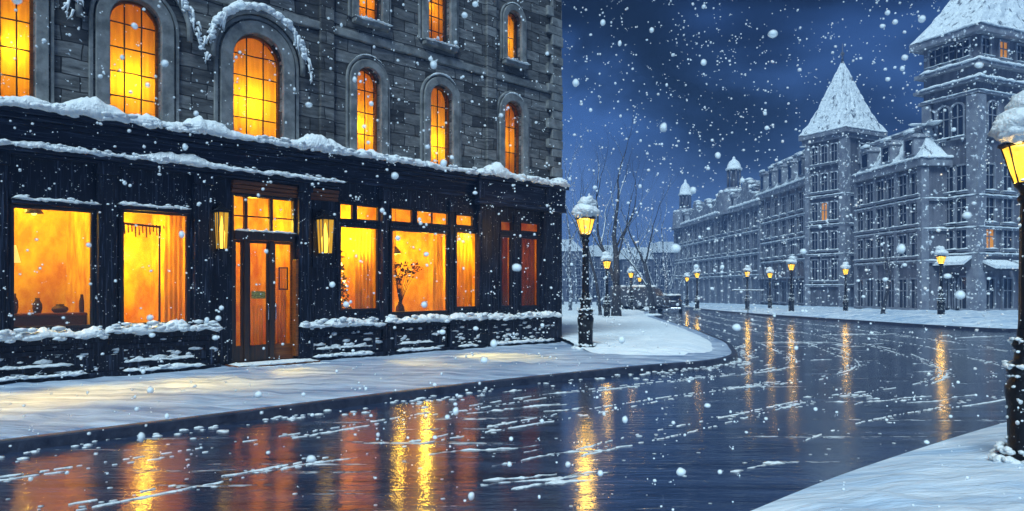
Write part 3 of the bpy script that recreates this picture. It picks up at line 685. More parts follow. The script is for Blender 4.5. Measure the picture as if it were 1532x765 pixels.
# warm boarded soffit over the door, projecting
zso = Z(345, 289)
mb = MB(); xs0, xs1 = U(322,.1), U(505,.1)
for i in range(3):
    z0 = zso+.012+i*(zl-.14-zso-.012)/3; mb.box(DX0-.02, xs1, -.115-.03*i, -.062, z0, z0+(zl-.14-zso-.012)/3-.012)
mb.build('boarded_lintel', M['wood_warm'], shop, bevel=.006)
# steps
st = MB().box(DX0-.15, DX1+.25, -.62, -.06, .0, G+.10); st.box(DX0-.3, DX1+.4, -.95, -.621, 0, G+.03)
sto = st.build('door_step', M['wood_warm'], shop, bevel=.015)
ledge_snow(MB(), DX0-.1, DX1+.2, -.60, -.12, G+.101, .035, 15.0, drip=.03).build('step_snow', M['snow'], sto)
ledge_snow(MB(), DX0-.3, DX1+.4, -.97, -.63, G+.031, .06, 16.0, drip=.03).build('step_snow', M['snow'], sto)
# lit warm edge reveals beside the door
MB().box(U(442,.2), U(446,.2), -.22, -.062, .3, 2.3).build('door_post', M['wood_warm'], shop, bevel=.008)

# wall lanterns
def wall_lantern(a, b, yt, yb, label):
    off = .30; x0, x1 = U(a, off), U(b, off); cx = (x0+x1)/2; r = (x1-x0)/2*.60; zt, zb = Z((a+b)/2, yt, off), Z((a+b)/2, yb, off); cy_ = -off
    wld = shop.matrix_world
    base = Vector((FO.x+cx*FD.x+FD.y*off, FO.y+cx*FD.y-FD.x*off, 0))
    L_ = empty('wall_lantern', (base.x, base.y, 0), FA, label, 'lantern', 'wall lanterns beside the shop door')
    zg0, zg1 = zb+.07, zt-.16
    fr = MB()
    for sx in (-1, 1):
        for sy in (-1, 1): fr.tube([(sx*r*.78, sy*r*.78, zg0), (sx*r, sy*r, zg1)], .014, 6)
    fr.box(-r-.02, r+.02, -r-.02, r+.02, zg1, zg1+.035); fr.box(-r*.8, r*.8, -r*.8, r*.8, zb+.02, zg0)
    for s in (-1, 1):
        fr.tube([(0, s*r*.78, zg0), (0, s*r, zg1)], .008, 6); fr.tube([(s*r*.78, 0, zg0), (s*r, 0, zg1)], .008, 6)
    fr.build('frame', M['iron'], L_)
    rf = MB(); rf.lathe([((r+.04)*1.35, zg1+.036), (r*.75, zg1+.10), (.03, zg1+.16), (.02, zg1+.2)], 4, rot=PI/4, smooth=False); rf.build('roof', M['iron'], L_)
    g = MB(); q0, q1 = r*.78-.01, r-.012
    g.add([(-q0,-q0,zg0),(q0,-q0,zg0),(q0,q0,zg0),(-q0,q0,zg0),(-q1,-q1,zg1),(q1,-q1,zg1),(q1,q1,zg1),(-q1,q1,zg1)], [(0,1,5,4),(1,2,6,5),(2,3,7,6),(3,0,4,7)])
    g.build('glass', M['lantern_glass'], L_)
    fl = MB(); fl.lathe([(.01,zg0), (r*.42, zg0+.02), (r*.60,(zg0+zg1)/2-.04), (r*.36,(zg0+zg1)/2+.04), (r*.12, zg1-.10), (.004, zg1-.06)], 12); fl.build('bulb', M['bulb'], L_)
    br = MB(); br.tube([(0, off-.07, zg1+.05), (0, off*.5, zg1+.22), (0, .0, zg1+.18)], .018, 8); br.box(-.05, .05, off-.085, off-.063, zg1-.1, zg1+.15); br.build('bracket', M['iron'], L_)
    light('lantern_light', (0, 0, (zg0+zg1)/2), 16, (1, .55, .16), .06, L_)
    return L_
wall_lantern(318, 345, 306, 378, 'iron wall lantern with round bulb left of the shop door')
wall_lantern(472, 501, 318, 384, 'iron wall lantern with slim flame right of the shop door')
# the panel behind the right lantern
MB().ring(rect_loop(U(468), U(500), Z(468,395), Z(468,318)), rect_loop(U(465), U(503), Z(465,400), Z(465,313)), -.09, -.061).build('lantern_panel', M['timber'], shop)

# shop interior: one long room
RX0, RX1, RY, RZ0, RZ1 = UL+.3, U(735), 2.7, .25, 4.15
rm = MB(); rm.add([(RX0,.065,RZ0),(RX1,.065,RZ0),(RX1,RY,RZ0),(RX0,RY,RZ0),(RX0,.065,RZ1),(RX1,.065,RZ1),(RX1,RY,RZ1),(RX0,RY,RZ1)], [(1,2,6,5),(2,3,7,6),(3,0,4,7)])
MB().box(RX0, RX1, .065, RY, RZ1, RZ1+.05).build('shop_ceiling', mat('cream_ceiling', (.93,.78,.2), .8, spec=.1), shop)
for pp in (160, 300, 470, 575):
    rm.box(U(pp), U(pp)+.08, .25, RY, RZ0, RZ1)
rm.build('shop_room_wall', M['amber_wall'], shop, recalc=False)
MB().box(RX0, RX1, .065, RY, RZ0-.1, RZ0-.001).build('shop_room_floor', M['amber_floor'], shop)
rm = MB(); X0, X1 = U(740), CU-.35
rm.add([(X0,.065,RZ0),(X1,.065,RZ0),(X1,1.6,RZ0),(X0,1.6,RZ0),(X0,.065,RZ1),(X1,.065,RZ1),(X1,1.6,RZ1),(X0,1.6,RZ1)], [(0,3,2,1),(4,5,6,7),(1,2,6,5),(2,3,7,6),(3,0,4,7)])
rm.build('back_room_wall', M['amber_wall'], shop, recalc=False)
WARM = (1, .66, .06)
for (a, y, z, p) in ((45,1.2,3.0,42), (225,1.5,2.4,46), (-60,1.2,2.9,40), (255,1.0,2.2,14), (385,1.3,2.9,26), (425,1.0,3.0,12), (540,1.2,2.8,40), (625,1.3,2.5,40), (650,1.0,2.3,15), (700,1.3,2.4,24)):
    light('shop_light', (U(a), y+.45, z+.25), p*3.7, WARM, .10, shop)
light('back_room_light', (U(790), 1.0, 2.6), 22, (1,.5,.2), .1, shop)
# added unseen spots under the ceiling, throwing yellow pools out onto the pavement
for (a, p, dx) in ((75,380,.0), (232,520,.05), (395,640,-.05), (545,750,.1), (628,820,.15), (700,420,.2), (-80,350,0)):
    light('pavement_fill_spot', (U(a), .75, 3.35), p*3.2, (1,.64,.10), .30, shop, spot=(26, .7, (dx, -1.0, -1.02)))

# fittings inside, seen through the glass
def drape(name, xa, xb, y, z0, z1, mt, folds=9, amp=.05, gather=0):
    n = folds*6; v = []
    for i in range(n+1):
        for k in range(9):
            z = z1+(z0-z1)*k/8; g = 1-gather*math.sin(k/8*PI*.5)
            x = xa+(xb-xa)*i/n*g
            v.append((x, y+amp*math.sin(i/n*folds*2*PI+.4*k*.2)*(.5+.5*k/8), z))
    m1 = MB(); m1.add(v, [(i*9+k, (i+1)*9+k, (i+1)*9+k+1, i*9+k+1) for i in range(n) for k in range(8)], True)
    return m1.build(name, mt, shop, recalc=False)
a = shopwin['W2']; drape('curtain', a[1]-.36, a[1]-.02, .22, a[2], a[3], M['curtain'], 4)
m1 = MB()
for i in range(14):
    x = a[0]+.03+(a[1]-.38-a[0])*i/13; z = a[3]-.30-.10*math.sin(i/13*PI)+.05*math.sin(i*2.1)
    m1.tube([(x, .3, a[3]-.22), (x+.01, .3, z-.03)], .012, 5)
m1.tube([(a[0]+.02,.3,a[3]-.22),(a[1]-.4,.3,a[3]-.26)], .022, 6); m1.tube([(a[1]-.42,.3,a[3]-.25),(a[1]-.42,.3,a[2])], .02, 6)
m1.build('valance', M['dark_wood'], shop)
drape('curtain', a[0], a[0]+.12, .2, a[2], a[3], M['curtain'], 2)
a = shopwin['W3']; drape('curtain', (a[0]+a[1])/2+.05, a[1], .2, a[2], a[3], M['curtain'], 5)
a = shopwin['W4']; drape('curtain', a[0], a[0]+.28, .2, a[2], a[3], M['curtain'], 3); drape('curtain', a[1]-.3, a[1], .2, a[2], a[3], M['curtain'], 3)
a = shopwin['W5']; drape('curtain', a[0], a[1], .2, a[2], a[3], M['curtain'], 6)
for k in ('W6', 'W7'):
    a = shopwin[k]; drape('curtain', a[0], a[1], .16, a[2], a[3], M['blind_dim'], 5)
drape('door_curtain', bars[1]+.12, DX1-.12, .14, rz0, tb0-.55, M['curtain'], 4)
drape('door_curtain', bars[0]+.1, bars[1]-.1, .14, rz0, 1.35, M['curtain'], 4)

def fw(u, y, z=0): return (FO.x+u*FD.x-y*FD.y, FO.y+u*FD.y+y*FD.x, z)
def foliage(mb, c, r, n, seed, size=.05, cone=False):
    rr = random.Random(seed)
    for i in range(n):
        if cone:
            t = rr.random()**.7; z = (1-t)*r[2]; rad = t*r[0]*(.4+.6*rr.random()); an = rr.uniform(0, 2*PI); p = Vector((c[0]+rad*math.cos(an), c[1]+rad*math.sin(an), c[2]+z))
        else:
            p = Vector((c[0]+rr.gauss(0,.45)*r[0], c[1]+rr.gauss(0,.45)*r[1], c[2]+rr.gauss(0,.45)*r[2]))
        d = Vector((rr.uniform(-1,1), rr.uniform(-1,1), rr.uniform(-.8,.5))).normalized(); s = Vector((rr.uniform(-1,1), rr.uniform(-1,1), rr.uniform(-1,1))).cross(d).normalized()
        L_ = size*rr.uniform(.6,1.5)
        mb.add([p, p+d*L_*.5+s*L_*.22, p+d*L_, p+d*L_*.5-s*L_*.22], [(0,1,2,3)])
# small fir with fairy lights in the third window
u3 = (shopwin['W3'][0]*.62+shopwin['W3'][1]*.38)
t = empty('fir_tree', fw(u3, .75, RZ0), FA, 'small indoor fir strung with yellow fairy lights inside window beside lantern', 'indoor tree')
mb = MB(); foliage(mb, (0,0,.5), (.42,.42,2.2), 900, 3, .10, True); mb.build('crown', M['leaf_in'], t, recalc=False)
MB().tube([(0,0,0),(0,0,2.5)], [.03,.008], 8).build('trunk', M['twig'], t)
MB().lathe([(.10,0),(.16,.26),(.17,.28),(.14,.28)], 16).build('pot', M['dark_wood'], t)
mb = MB(); rr = random.Random(8)
for i in range(70):
    tt = rr.random()**.7; an = rr.uniform(0,2*PI); rad = tt*.42; blob(mb, (rad*math.cos(an), rad*math.sin(an), .5+(1-tt)*2.2), .018, seed=i, sub=1, amp=0)
mb.build('fairy_lights', M['fairy'], t)
# vase of branches on a round table in the fourth window
u4 = (shopwin['W4'][0]+shopwin['W4'][1])/2
t = empty('round_table', fw(u4, .8, RZ0), FA, 'small round table behind the widest right hand shop window', 'table')
MB().lathe([(.42,.74),(.43,.76),(.42,.78)], 24).build('tabletop', M['dark_wood'], t); MB().lathe([(.2,0),(.05,.06),(.035,.4),(.05,.735)], 12).build('leg', M['dark_wood'], t)
t = empty('vase', fw(u4, .8, RZ0+.785), FA, 'dark vase of twiggy leafy branches standing on the round table', 'vase')
MB().lathe([(.07,0),(.12,.10),(.10,.22),(.045,.30),(.06,.34)], 16).build('body', M['dark_wood'], t)
mb = MB(); lf = MB(); rr = random.Random(21)
for i in range(16):
    an = rr.uniform(0, 2*PI); sp = rr.uniform(.15,.6); h = rr.uniform(.5,1.0)
    tip = Vector((math.cos(an)*sp, math.sin(an)*sp*.5, .3+h)); mb.tube([(0,0,.25), (tip.x*.4, tip.y*.4, .3+h*.5), tip], [.010,.007,.003], 5)
    foliage(lf, tip, (.12,.1,.14), 16, i, .09)
mb.build('twig', M['twig'], t); lf.build('leaves', M['twig'], t, recalc=False)
# first window: counter with jars, floor lamp, hanging pendant
t = empty('counter', fw(U(90), 1.5, RZ0), FA, 'low wooden counter inside the leftmost full shop window', 'counter')
MB().box(-1.0,1.0,-.25,.25,0,.95).build('body', M['dark_wood'], t, bevel=.01); MB().box(-1.05,1.05,-.3,.3,.951,1.0).build('top', M['wood_warm'], t, bevel=.01)
jl = ['squat dark jar at the left end of the counter', 'tall dark jar second along the counter', 'dark jar with narrow neck midway along the counter', 'broad bowl-like jar fourth along the counter', 'slender dark jar at the right end of the counter']
for i in range(5):
    r = (.09,.07,.08,.14,.05)[i]; h = (.18,.36,.28,.16,.34)[i]; p = fw(U(90)-.75+i*.36, 1.45, RZ0+1.002)
    o = MB().lathe([(r*.7,0),(r,h*.3),(r*.95,h*.6),(r*.45,h*.85),(r*.5,h)], 16).build('jar', M['twig'], None); o.location = p; tag(o, jl[i], 'jar', 'jars on the shop counter')
def pendant(u, y, z, drop, label):
    t = empty('pendant_lamp', fw(u, y, z), FA, label, 'pendant lamp', 'pendant lamps inside the shop')
    MB().lathe([(.15,-.02),(.13,.02),(.06,.12),(.02,.16)], 16).build('shade', M['sign'], t)
    MB().tube([(0,0,.15),(0,0,drop)], .006, 6).build('cord', M['twig'], t)
    m = MB(); blob(m, (0,0,-.01), .05, seed=1, amp=0); m.build('bulb', M['bulb'], t)
pendant(U(72), 1.0, 3.05, RZ1-3.05, 'brass pendant lamp glowing near top of the leftmost full shop window')
pendant(U(395), .9, 2.85, RZ1-2.85, 'brass pendant lamp glowing behind the shop door glass')
pendant(U(628), 1.0, 2.6, RZ1-2.6, 'brass pendant lamp above the vase of branches')
t = empty('floor_lamp', fw(U(28), .9, RZ0), FA, 'slim floor lamp with glowing shade at left of first window', 'floor lamp')
MB().lathe([(.16,0),(.16,.03),(.02,.05),(.015,2.0),(.015,2.05)], 16).build('stand', M['dark_wood'], t)
MB().lathe([(.20,1.9),(.13,2.2)], 20).build('lamp_shade', mat('glowing_lampshade', (.9,.6,.2), .7, emit=(1,.6,.12), estr=1.6), t)

# ------------------------------------------------------------------ street lamps
def street_lamp(label, group='lit street lamps'):
    t = empty('street_lamp', (0,0,0), 0, label, 'street lamp', group)
    n = 8
    MB().lathe([(.30,0),(.30,.06),(.26,.09),(.26,.12)], 8, smooth=False).build('base', M['iron'], t, bevel=.01)
    p = MB().lathe([(.19,.12),(.20,.16),(.185,.20),(.185,.62),(.21,.72),(.215,.80),(.19,.86),(.16,.92),(.20,.97),(.20,1.02),(.14,1.06),(.12,1.20),(.15,1.24),(.15,1.28),(.105,1.33),(.10,1.42)], 16, mod=lambda a, z: 1+.05*math.cos(8*a)*(1 if .2 < z < .7 else 0))
    p.build('pedestal', M['iron'], t)
    p = MB().lathe([(.095,1.42),(.085,1.5),(.075,2.6),(.07,2.75),(.10,2.78),(.10,2.82),(.07,2.85),(.09,2.90),(.13,2.94),(.13,2.955)], 32, mod=lambda a, z: 1+(.06*math.cos(8*a) if 1.5 <= z <= 2.6 else 0)); p.build('column', M['iron'], t)
    g = MB().lathe([(.115,2.958),(.235,3.36)], 8, smooth=False); g.build('glass', M['lampglass'], t)
    fr = MB()
    for k in range(8):
        a = 2*PI*k/8; fr.tube([(.12*math.cos(a), .12*math.sin(a), 2.95), (.243*math.cos(a), .243*math.sin(a), 3.37)], .009, 5)
    fr.lathe([(.125,2.95),(.13,2.975),(.11,2.975)], 8, smooth=False); fr.lathe([(.24,3.35),(.275,3.37),(.27,3.40),(.22,3.42)], 8, smooth=False)
    fr.lathe([(.22,3.42),(.17,3.52),(.08,3.58),(.03,3.62)], 8, smooth=False); fr.build('lantern_frame', M['iron'], t)
    s = MB(); blob(s, (0,0,3.57), .33, 1.05, 1.05, .62, 2.2, 3, .3); blob(s, (-.17,.0,3.53), .20, 1, 1, .8, 5, 3, .3); blob(s, (.17,.05,3.52), .19, 1, 1, .75, 7, 3, .3); blob(s, (.05,.0,3.80), .22, 1.05, 1, .7, 9, 3, .35)
    blob(s, (-.2,-.08,3.43), .085, 1,1,.9, 3,2,.3); blob(s, (.19,-.1,3.44), .08, 1,1,.9, 6,2,.3); blob(s, (-.05,-.2,3.45), .09, 1.2,1,.8, 8,2,.3)
    s.build('snow_cap', M['snow'], t)
    s2 = MB(); rr = random.Random(4)
    for (r, z, c, q) in ((.21,1.03,26,.035), (.155,1.29,20,.03), (.19,.90,20,.028), (.27,.13,34,.04), (.12,2.97,14,.02), (.3,.03,30,.06), (.205,.80,10,.02)):
        for i in range(c):
            a = 2*PI*i/c+rr.uniform(-.1,.1)
            if rr.random() < .85: blob(s2, (r*math.cos(a)*.97, r*math.sin(a)*.97, z+rr.uniform(-.015,.03)), q*rr.uniform(.6,1.4), 1.1, 1.1, .7, i*.7+z, 1)
    for i in range(70):
        a = rr.uniform(0, 2*PI); z = rr.choice([rr.uniform(.2,.9), rr.uniform(1.0,1.45), rr.uniform(1.5,2.8)]); r = .19 if z < .9 else (.13 if z < 1.45 else .08)
        blob(s2, (r*math.cos(a), r*math.sin(a), z), rr.uniform(.008,.024), 1, 1, 1.3, i*.31, 1)
    tag(s2.build('clinging_snow', M['snow'], t), kind='stuff')
    light('lamp_light', (0,0,3.17), 140, (1,.60,.12), .16, t)
    return t
lamp0 = street_lamp('large black street lamp with amber lantern standing in snow at right edge')
lamp0.location = (4.74, 6.75, .10); lamp0.scale = (.865,)*3; lamp0.rotation_euler.z = .2
def put_lamp(px, Y, label, s=1.0, z=None, rz=0, power=None, off=.12, group='lit street lamps'):
    t = copy_tree(lamp0); x = (px-766)/F*Y; t.location = (x, Y, gz(x, Y)+off); t.scale = (s,)*3; t.rotation_euler.z = rz; t['label'] = label; t['group'] = group
    return t
put_lamp(876, 18.6, 'black street lamp capped with snow beside the shop corner', .98, rz=.5, off=.16)
far = [(908,41,'snow capped lamp left of the forked bare tree',.95), (944,62,'distant lamp just right of the forked bare tree',.95), (957,78,'faintest small lamp behind the parked van',.95),
       (1028,84,'small distant lamp behind the black car, left of a bigger one',1.0), (1043,66,'snow capped lamp right of the parked black car',.98), (1118,64,'slim lamp before the building with round cupola',1.0),
       (1152,66,'lamp between the cupola building and the mansard block',.98), (1184,55,'tall lamp before the long mansard block',1.08), (1211,84,'tiny lamp at the foot of the pointed tower left side',.85),
       (1265,56,'lamp glowing before the pointed tower',.98), (1408,44,'lamp glowing before the large right tower shopfront',1.08)]
for px, Y, lb, s in far: put_lamp(px, Y, lb, s, off=.2, group='lamps far along the snowy avenue', rz=px*.1)

# ------------------------------------------------------------------ town buildings on the right
def face_frame(A, th, k_l, k_r):
    """side lengths of a block whose near corner is A and whose ends are seen at slopes k_l and k_r"""
    L_ = (A[0]-k_l*A[1])/(math.sin(th)+k_l*math.cos(th)); R__ = (k_r*A[1]-A[0])/(math.cos(th)-k_r*math.sin(th)) if k_r else 8
    return L_, R__
def ky(px): return (px-766)/F
WIN_CACHE = {}
def town_window(w_, h_, arch, pane='town_pane', snow=True):
    key = (round(w_,2), round(h_,2), arch, pane, snow)
    if key in WIN_CACHE: return WIN_CACHE[key]
    # facing -y in its own frame
    lp = arch_loop(-w_/2, w_/2, 0, h_, n=10) if arch else rect_loop(-w_/2, w_/2, 0, h_)
    fr = MB().ring(lp, scale_loop(lp, .14), -.14, .0)
    fr.box(-.04, .04, -.09, -.03, 0, h_-.02); fr.box(-w_/2, w_/2, -.088, -.028, h_*.6-.04, h_*.6+.04); fr.box(-w_/2-.25, w_/2+.25, -.3, 0, -.18, -.002)
    fm = fr.mesh('town_window', M['town_trim'])
    pm = MB(); n = len(lp); pm.add([(p[0], -.02, p[1]) for p in lp], [tuple(range(n))]); pm_ = pm.mesh('town_pane', M[pane])
    sm = None
    if snow:
        s = MB(); ledge_snow(s, -w_/2-.25, w_/2+.25, -.32, 0, .0, .13, w_*3+h_, seg=.2, drip=.03); sm = s.mesh('town_sill_snow', M['snow_far'])
    WIN_CACHE[key] = (fm, pm_, sm); return WIN_CACHE[key]
def add_window(parent, face, s, z, w_, h_, arch=False, pane='town_pane', label=None, snow=True):
    """face 'l': local x=0 wall running along +y; face 'r': local y=0 wall running along +x"""
    fm, pm_, sm = town_window(w_, h_, arch, pane, snow)
    o = bpy.data.objects.new('window', fm); col.objects.link(o); o.parent = parent
    if face == 'l': o.location = (-.0, s, z); o.rotation_euler.z = -PI/2
    else: o.location = (s, 0, z)
    p = bpy.data.objects.new('pane', pm_); col.objects.link(p); p.parent = o
    if sm: q = bpy.data.objects.new('sill_snow', sm); col.objects.link(q); q.parent = o
    if label: o['label'] = label
    return o
def block_snow(L_, R__, z, out_, h, seed, back=True):
    """snow along the ledge on the left and near faces"""
    m = MB(); t = MB(); ledge_snow(t, -out_, R__, -out_, 0, z, h, seed, seg=.3, drip=.16)
    m.add(t.v, t.f, True); t2 = MB(); ledge_snow(t2, -L_, out_, -out_, 0, z, h, seed+5, seg=.3, drip=.16)
    # rotate the second strip onto the left face: (x,y)->(y,-x)
    m.add([(p[1], -p[0], p[2]) for p in t2.v], t2.f, True); return m
def ledge_box(L_, R__, z0, z1, out_):
    m = MB(); m.box(-out_, R__+out_, -out_, L_+out_, z0, z1); return m
def town_base(name, A, th, L_, R__, zt, label, mt='town_stone'):
    t = empty(name, (A[0], A[1], gz(*A)), th, label, 'building')
    MB().box(0, R__, 0, L_, -1, zt).build('wall', M[mt], t); return t
def pil(t, L_, R__, z0, z1, nl, nr, wd=.45, out_=.22):
    for i in range(nl+1):
        y = (L_-wd)*i/nl if nl else 0; MB().box(-out_, 0, y if i else .003, y+wd, z0, z1).build('pilaster', M['town_trim'], t)
    for i in range(nr+1):
        x = (R__-wd)*i/nr if nr else 0; MB().box(x if i else -out_, x+wd, -out_, 0, z0, z1).build('pilaster', M['town_trim'], t)
def zat(py, Y): return H-(py-HOR)/F*Y
def spire(t, L_, R__, z0, hgt, out_, seed, n=14, flare=.12):
    m = MB(); cx, cy_ = R__/2, L_/2; v = []; rows = 22
    for j in range(rows+1):
        f_ = j/rows; z = z0+hgt*f_; s = (1-f_)*(1-flare*math.sin(f_*PI))
        hx, hy = (R__/2+out_)*s+.04, (L_/2+out_)*s+.04
        for k in range(n*4):
            e_ = k//n; q = (k % n)/n*2-1
            x, y = ((q,-1),(1,q),(-q,1),(-1,-q))[e_]
            jt = .16*noise.noise(Vector((k*.9, j*.7, seed)))*(1-f_*.6)
            v.append((cx+x*(hx+jt), cy_+y*(hy+jt), z+.1*noise.noise(Vector((k*.6, j, seed+3)))))
    m.add(v, [(j*n*4+k, j*n*4+(k+1) % (n*4), (j+1)*n*4+(k+1) % (n*4), (j+1)*n*4+k) for j in range(rows) for k in range(n*4)], False)
    o = m.build('roof', M['roof_snow'], t)
    MB().lathe([(.16,z0+hgt-.2),(.07,z0+hgt+.5),(.2,z0+hgt+.7),(.2,z0+hgt+.9),(.05,z0+hgt+1.1),(.02,z0+hgt+2.0)], 8, c=(cx,cy_)).build('finial', M['town_dark'], o)
    return o

# pointed tower
YA = 76; A = (ky(1264)*YA, YA); th = math.radians(28); L1, R1 = face_frame(A, th, ky(1206), ky(1316))
g0 = gz(*A); ze = zat(198, YA)-g0
tw = town_base('pointed_tower', A, th, L1, R1, ze, 'tall slim grey tower with steep snowy pyramid roof and needle finial', 'town_slate')
spire(tw, L1, R1, ze+.5, zat(84, YA)-zat(198, YA), .5, 1.0)
ledge_box(L1, R1, ze-.5, ze-.02, .3).box(-.55, R1+.55, -.55, L1+.55, ze-.021, ze+.45).build('eave', M['town_trim'], tw)
block_snow(L1, R1, ze+.45, .55, .3, 3).build('eave_snow', M['snow_far'], tw)
pil(tw, L1, R1, 0, ze-.5, 1, 1, .6, .2)
hts = [zat(y, YA)-g0 for y in (240, 283, 328, 373, 420)]
for i, zz in enumerate(hts):
    for j in range(3):
        add_window(tw, 'l', .6+(L1-1.2)*(j+.5)/3, zz, (L1-1.9)/3*.72, 1.9 if i < 4 else 2.2, pane='lit_pane' if (i == 2 and j == 1) else 'town_pane')
    if i: ledge_box(L1, R1, zz-.65, zz-.4, .22).build('string_course', M['town_trim'], tw); block_snow(L1, R1, zz-.4, .22, .1, i).build('course_snow', M['snow_far'], tw)
for i in (0, 1, 3): add_window(tw, 'r', R1/2, hts[i], 1.0, 1.9)

# long mansard block left of it
YA = 82; A = (ky(1207)*YA, YA); th = math.radians(1); L2, R2 = face_frame(A, th, ky(1135), None); R2 = 9
g0 = gz(*A); ze = zat(272, YA)-g0
def mansard(t, L_, R__, z0, h, inset, nd, seed, face='l', cap_h=.7):
    m = MB(); v = []; n = 30; rows = 8
    prof = [(0, 0), (.10, .18), (.28, .42), (.48, .62), (.68, .78), (.84, .9), (.96, .98), (1, 1)]
    rings = []
    for j, (zz, ii) in enumerate(prof):
        d = inset*ii-.25*(1-ii)
        rings.append([(d, d, z0+h*zz), (R__-d, d, z0+h*zz), (R__-d, L_-d, z0+h*zz), (d, L_-d, z0+h*zz)])
    for r in rings: v += r
    m.add(v, [(4*j+k, 4*j+(k+1) % 4, 4*j+4+(k+1) % 4, 4*j+4+k) for j in range(len(prof)-1) for k in range(4)] + [tuple(range(4*(len(prof)-1), 4*len(prof)))])
    r = m.build('roof', M['roof_snow'], t)
    MB().box(inset-.2, R__-inset+.2, inset-.2, L_-inset+.2, z0+h, z0+h+.25).build('roof_curb', M['town_trim'], t)
    t2 = MB(); rr = random.Random(seed)
    for q in range(int(L_*1.6)):
        blob(t2, (inset+rr.uniform(-.1,.6), L_*q/(L_*1.6)+rr.uniform(-.3,.3) if 0 < q < L_*1.6-1 else L_*.5, z0+h+.3), rr.uniform(.3,.5), 1.2, 1.8, cap_h*rr.uniform(.35,.6), q, 1)
    for q in range(int(R__*1.4)): blob(t2, (R__*q/(R__*1.4)+.3, inset, z0+h+.3), rr.uniform(.25,.4), 1.8, 1.1, cap_h*.45, q+50, 1)
    t2.box(inset-.1, R__-inset+.1, inset-.1, L_-inset+.1, z0+h+.251, z0+h+.42)
    t2.build('roof_snow', M['snow_far'], t)
    for i in range(nd):
        y = L_*(i+.5)/nd; d = MB(); ww = min(.65, L_/nd*.3); dz_ = z0+h*.16
        d.box(-.12, 1.2, y-ww, y+ww, dz_, dz_+h*.55)
        d.prism([(y-ww-.12, dz_+h*.55), (y+ww+.12, dz_+h*.55), (y, dz_+h*.55+.55)], 'x', -.25, 1.3)
        do = d.build('dormer', M['town_trim'], r)
        MB().box(-.14, -.123, y-ww*.62, y+ww*.62, dz_+.12, dz_+h*.48).build('dormer_pane', M['town_pane'], r)
        s = MB(); blob(s, (-.1, y, dz_+h*.55+.5), .4, .8, ww*3, .55, i, 1); s.build('dormer_snow', M['snow_far'], r)
    return r
mb2 = town_base('mansard_block', A, th, L2, R2, ze, 'long grey block with snowy mansard roof left of the pointed tower', 'town_brown')
mansard(mb2, L2, R2, ze+.3, zat(228, YA)-zat(276, YA), 1.5, 5, 2)
ledge_box(L2, R2, ze-.35, ze+.3, .45).build('eave', M['town_trim'], mb2); block_snow(L2, R2, ze+.3, .5, .35, 8).build('eave_snow', M['snow_far'], mb2)
hts = [zat(y, YA)-g0 for y in (312, 347, 380)]
for i, zz in enumerate(hts):
    for j in range(6): add_window(mb2, 'l', L2*(j+.5)/6, zz, 1.15, 2.0)
    ledge_box(L2, R2, zz-.75, zz-.5, .22).build('string_course', M['town_trim'], mb2); block_snow(L2, R2, zz-.5, .22, .14, i+30).build('course_snow', M['snow_far'], mb2)
pil(mb2, L2, R2, 0, ze-.4, 6, 1, .4, .2)
for j in range(6): add_window(mb2, 'l', L2*(j+.5)/6, .7, 1.3, 2.4, arch=False, snow=False)
MB().box(-.6, 0, 0, L2, 3.5, 3.7).build('shop_ledge', M['town_trim'], mb2)

# ornate far building with two cupolas
YA = 96; A = (ky(1138)*YA, YA); th = math.radians(2.5); L3, R3 = face_frame(A, th, ky(1010), None); R3 = 10
g0 = gz(*A); ze = zat(302, YA)-g0
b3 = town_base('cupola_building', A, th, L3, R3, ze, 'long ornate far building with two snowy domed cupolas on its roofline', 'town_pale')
ledge_box(L3, R3, ze-.4, ze+.2, .5).build('eave', M['town_trim'], b3); block_snow(L3, R3, ze+.2, .5, .5, 18).build('eave_snow', M['snow_far'], b3)
mansard(b3, L3, R3, ze+.25, 2.3, 1.3, 10, 4, cap_h=.9)
nw = 14
for i, y in enumerate((338, 372, 405)):
    zz = zat(y, YA)-g0
    for j in range(nw): add_window(b3, 'l', L3*(j+.5)/nw, zz, 1.2, 2.2, arch=(i == 0))
    ledge_box(L3, R3, zz-.8, zz-.5, .22).build('string_course', M['town_trim'], b3); block_snow(L3, R3, zz-.5, .22, .15, i+60).build('course_snow', M['snow_far'], b3)
pil(b3, L3, R3, 0, ze-.4, 14, 1, .45, .25)
for i, (px, wg, hg) in enumerate(((1118,3.2,3.0),(1078,2.6,2.6),(1058,3.0,2.4),(1042,2.6,2.8))):
    k = ky(px); s_ = (A[0]-k*A[1])/(math.sin(th)+k*math.cos(th))
    g = MB().prism([(s_-wg, ze+.2), (s_+wg, ze+.2), (s_+wg, ze+1.3), (s_+wg*.5, ze+1.6), (s_+wg*.35, ze+hg), (s_, ze+hg+.6), (s_-wg*.35, ze+hg), (s_-wg*.5, ze+1.6), (s_-wg, ze+1.3)], 'x', -.35, 1.2).build('gable', M['town_trim'], b3)
    q = MB()
    for (dy, dz) in ((-.95,1.35),(-.75,1.5),(-.5,1.75),(-.38,hg*.8),(-.3,hg+.1),(-.12,hg+.5),(.12,hg+.5),(.3,hg+.1),(.38,hg*.8),(.5,1.75),(.75,1.5),(.95,1.35)):
        blob(q, (.2, s_+dy*wg, ze+dz+.05), .42, 1.6, 1.1, .6, px+dy, 1)
    q.build('gable_snow', M['snow_far'], g)
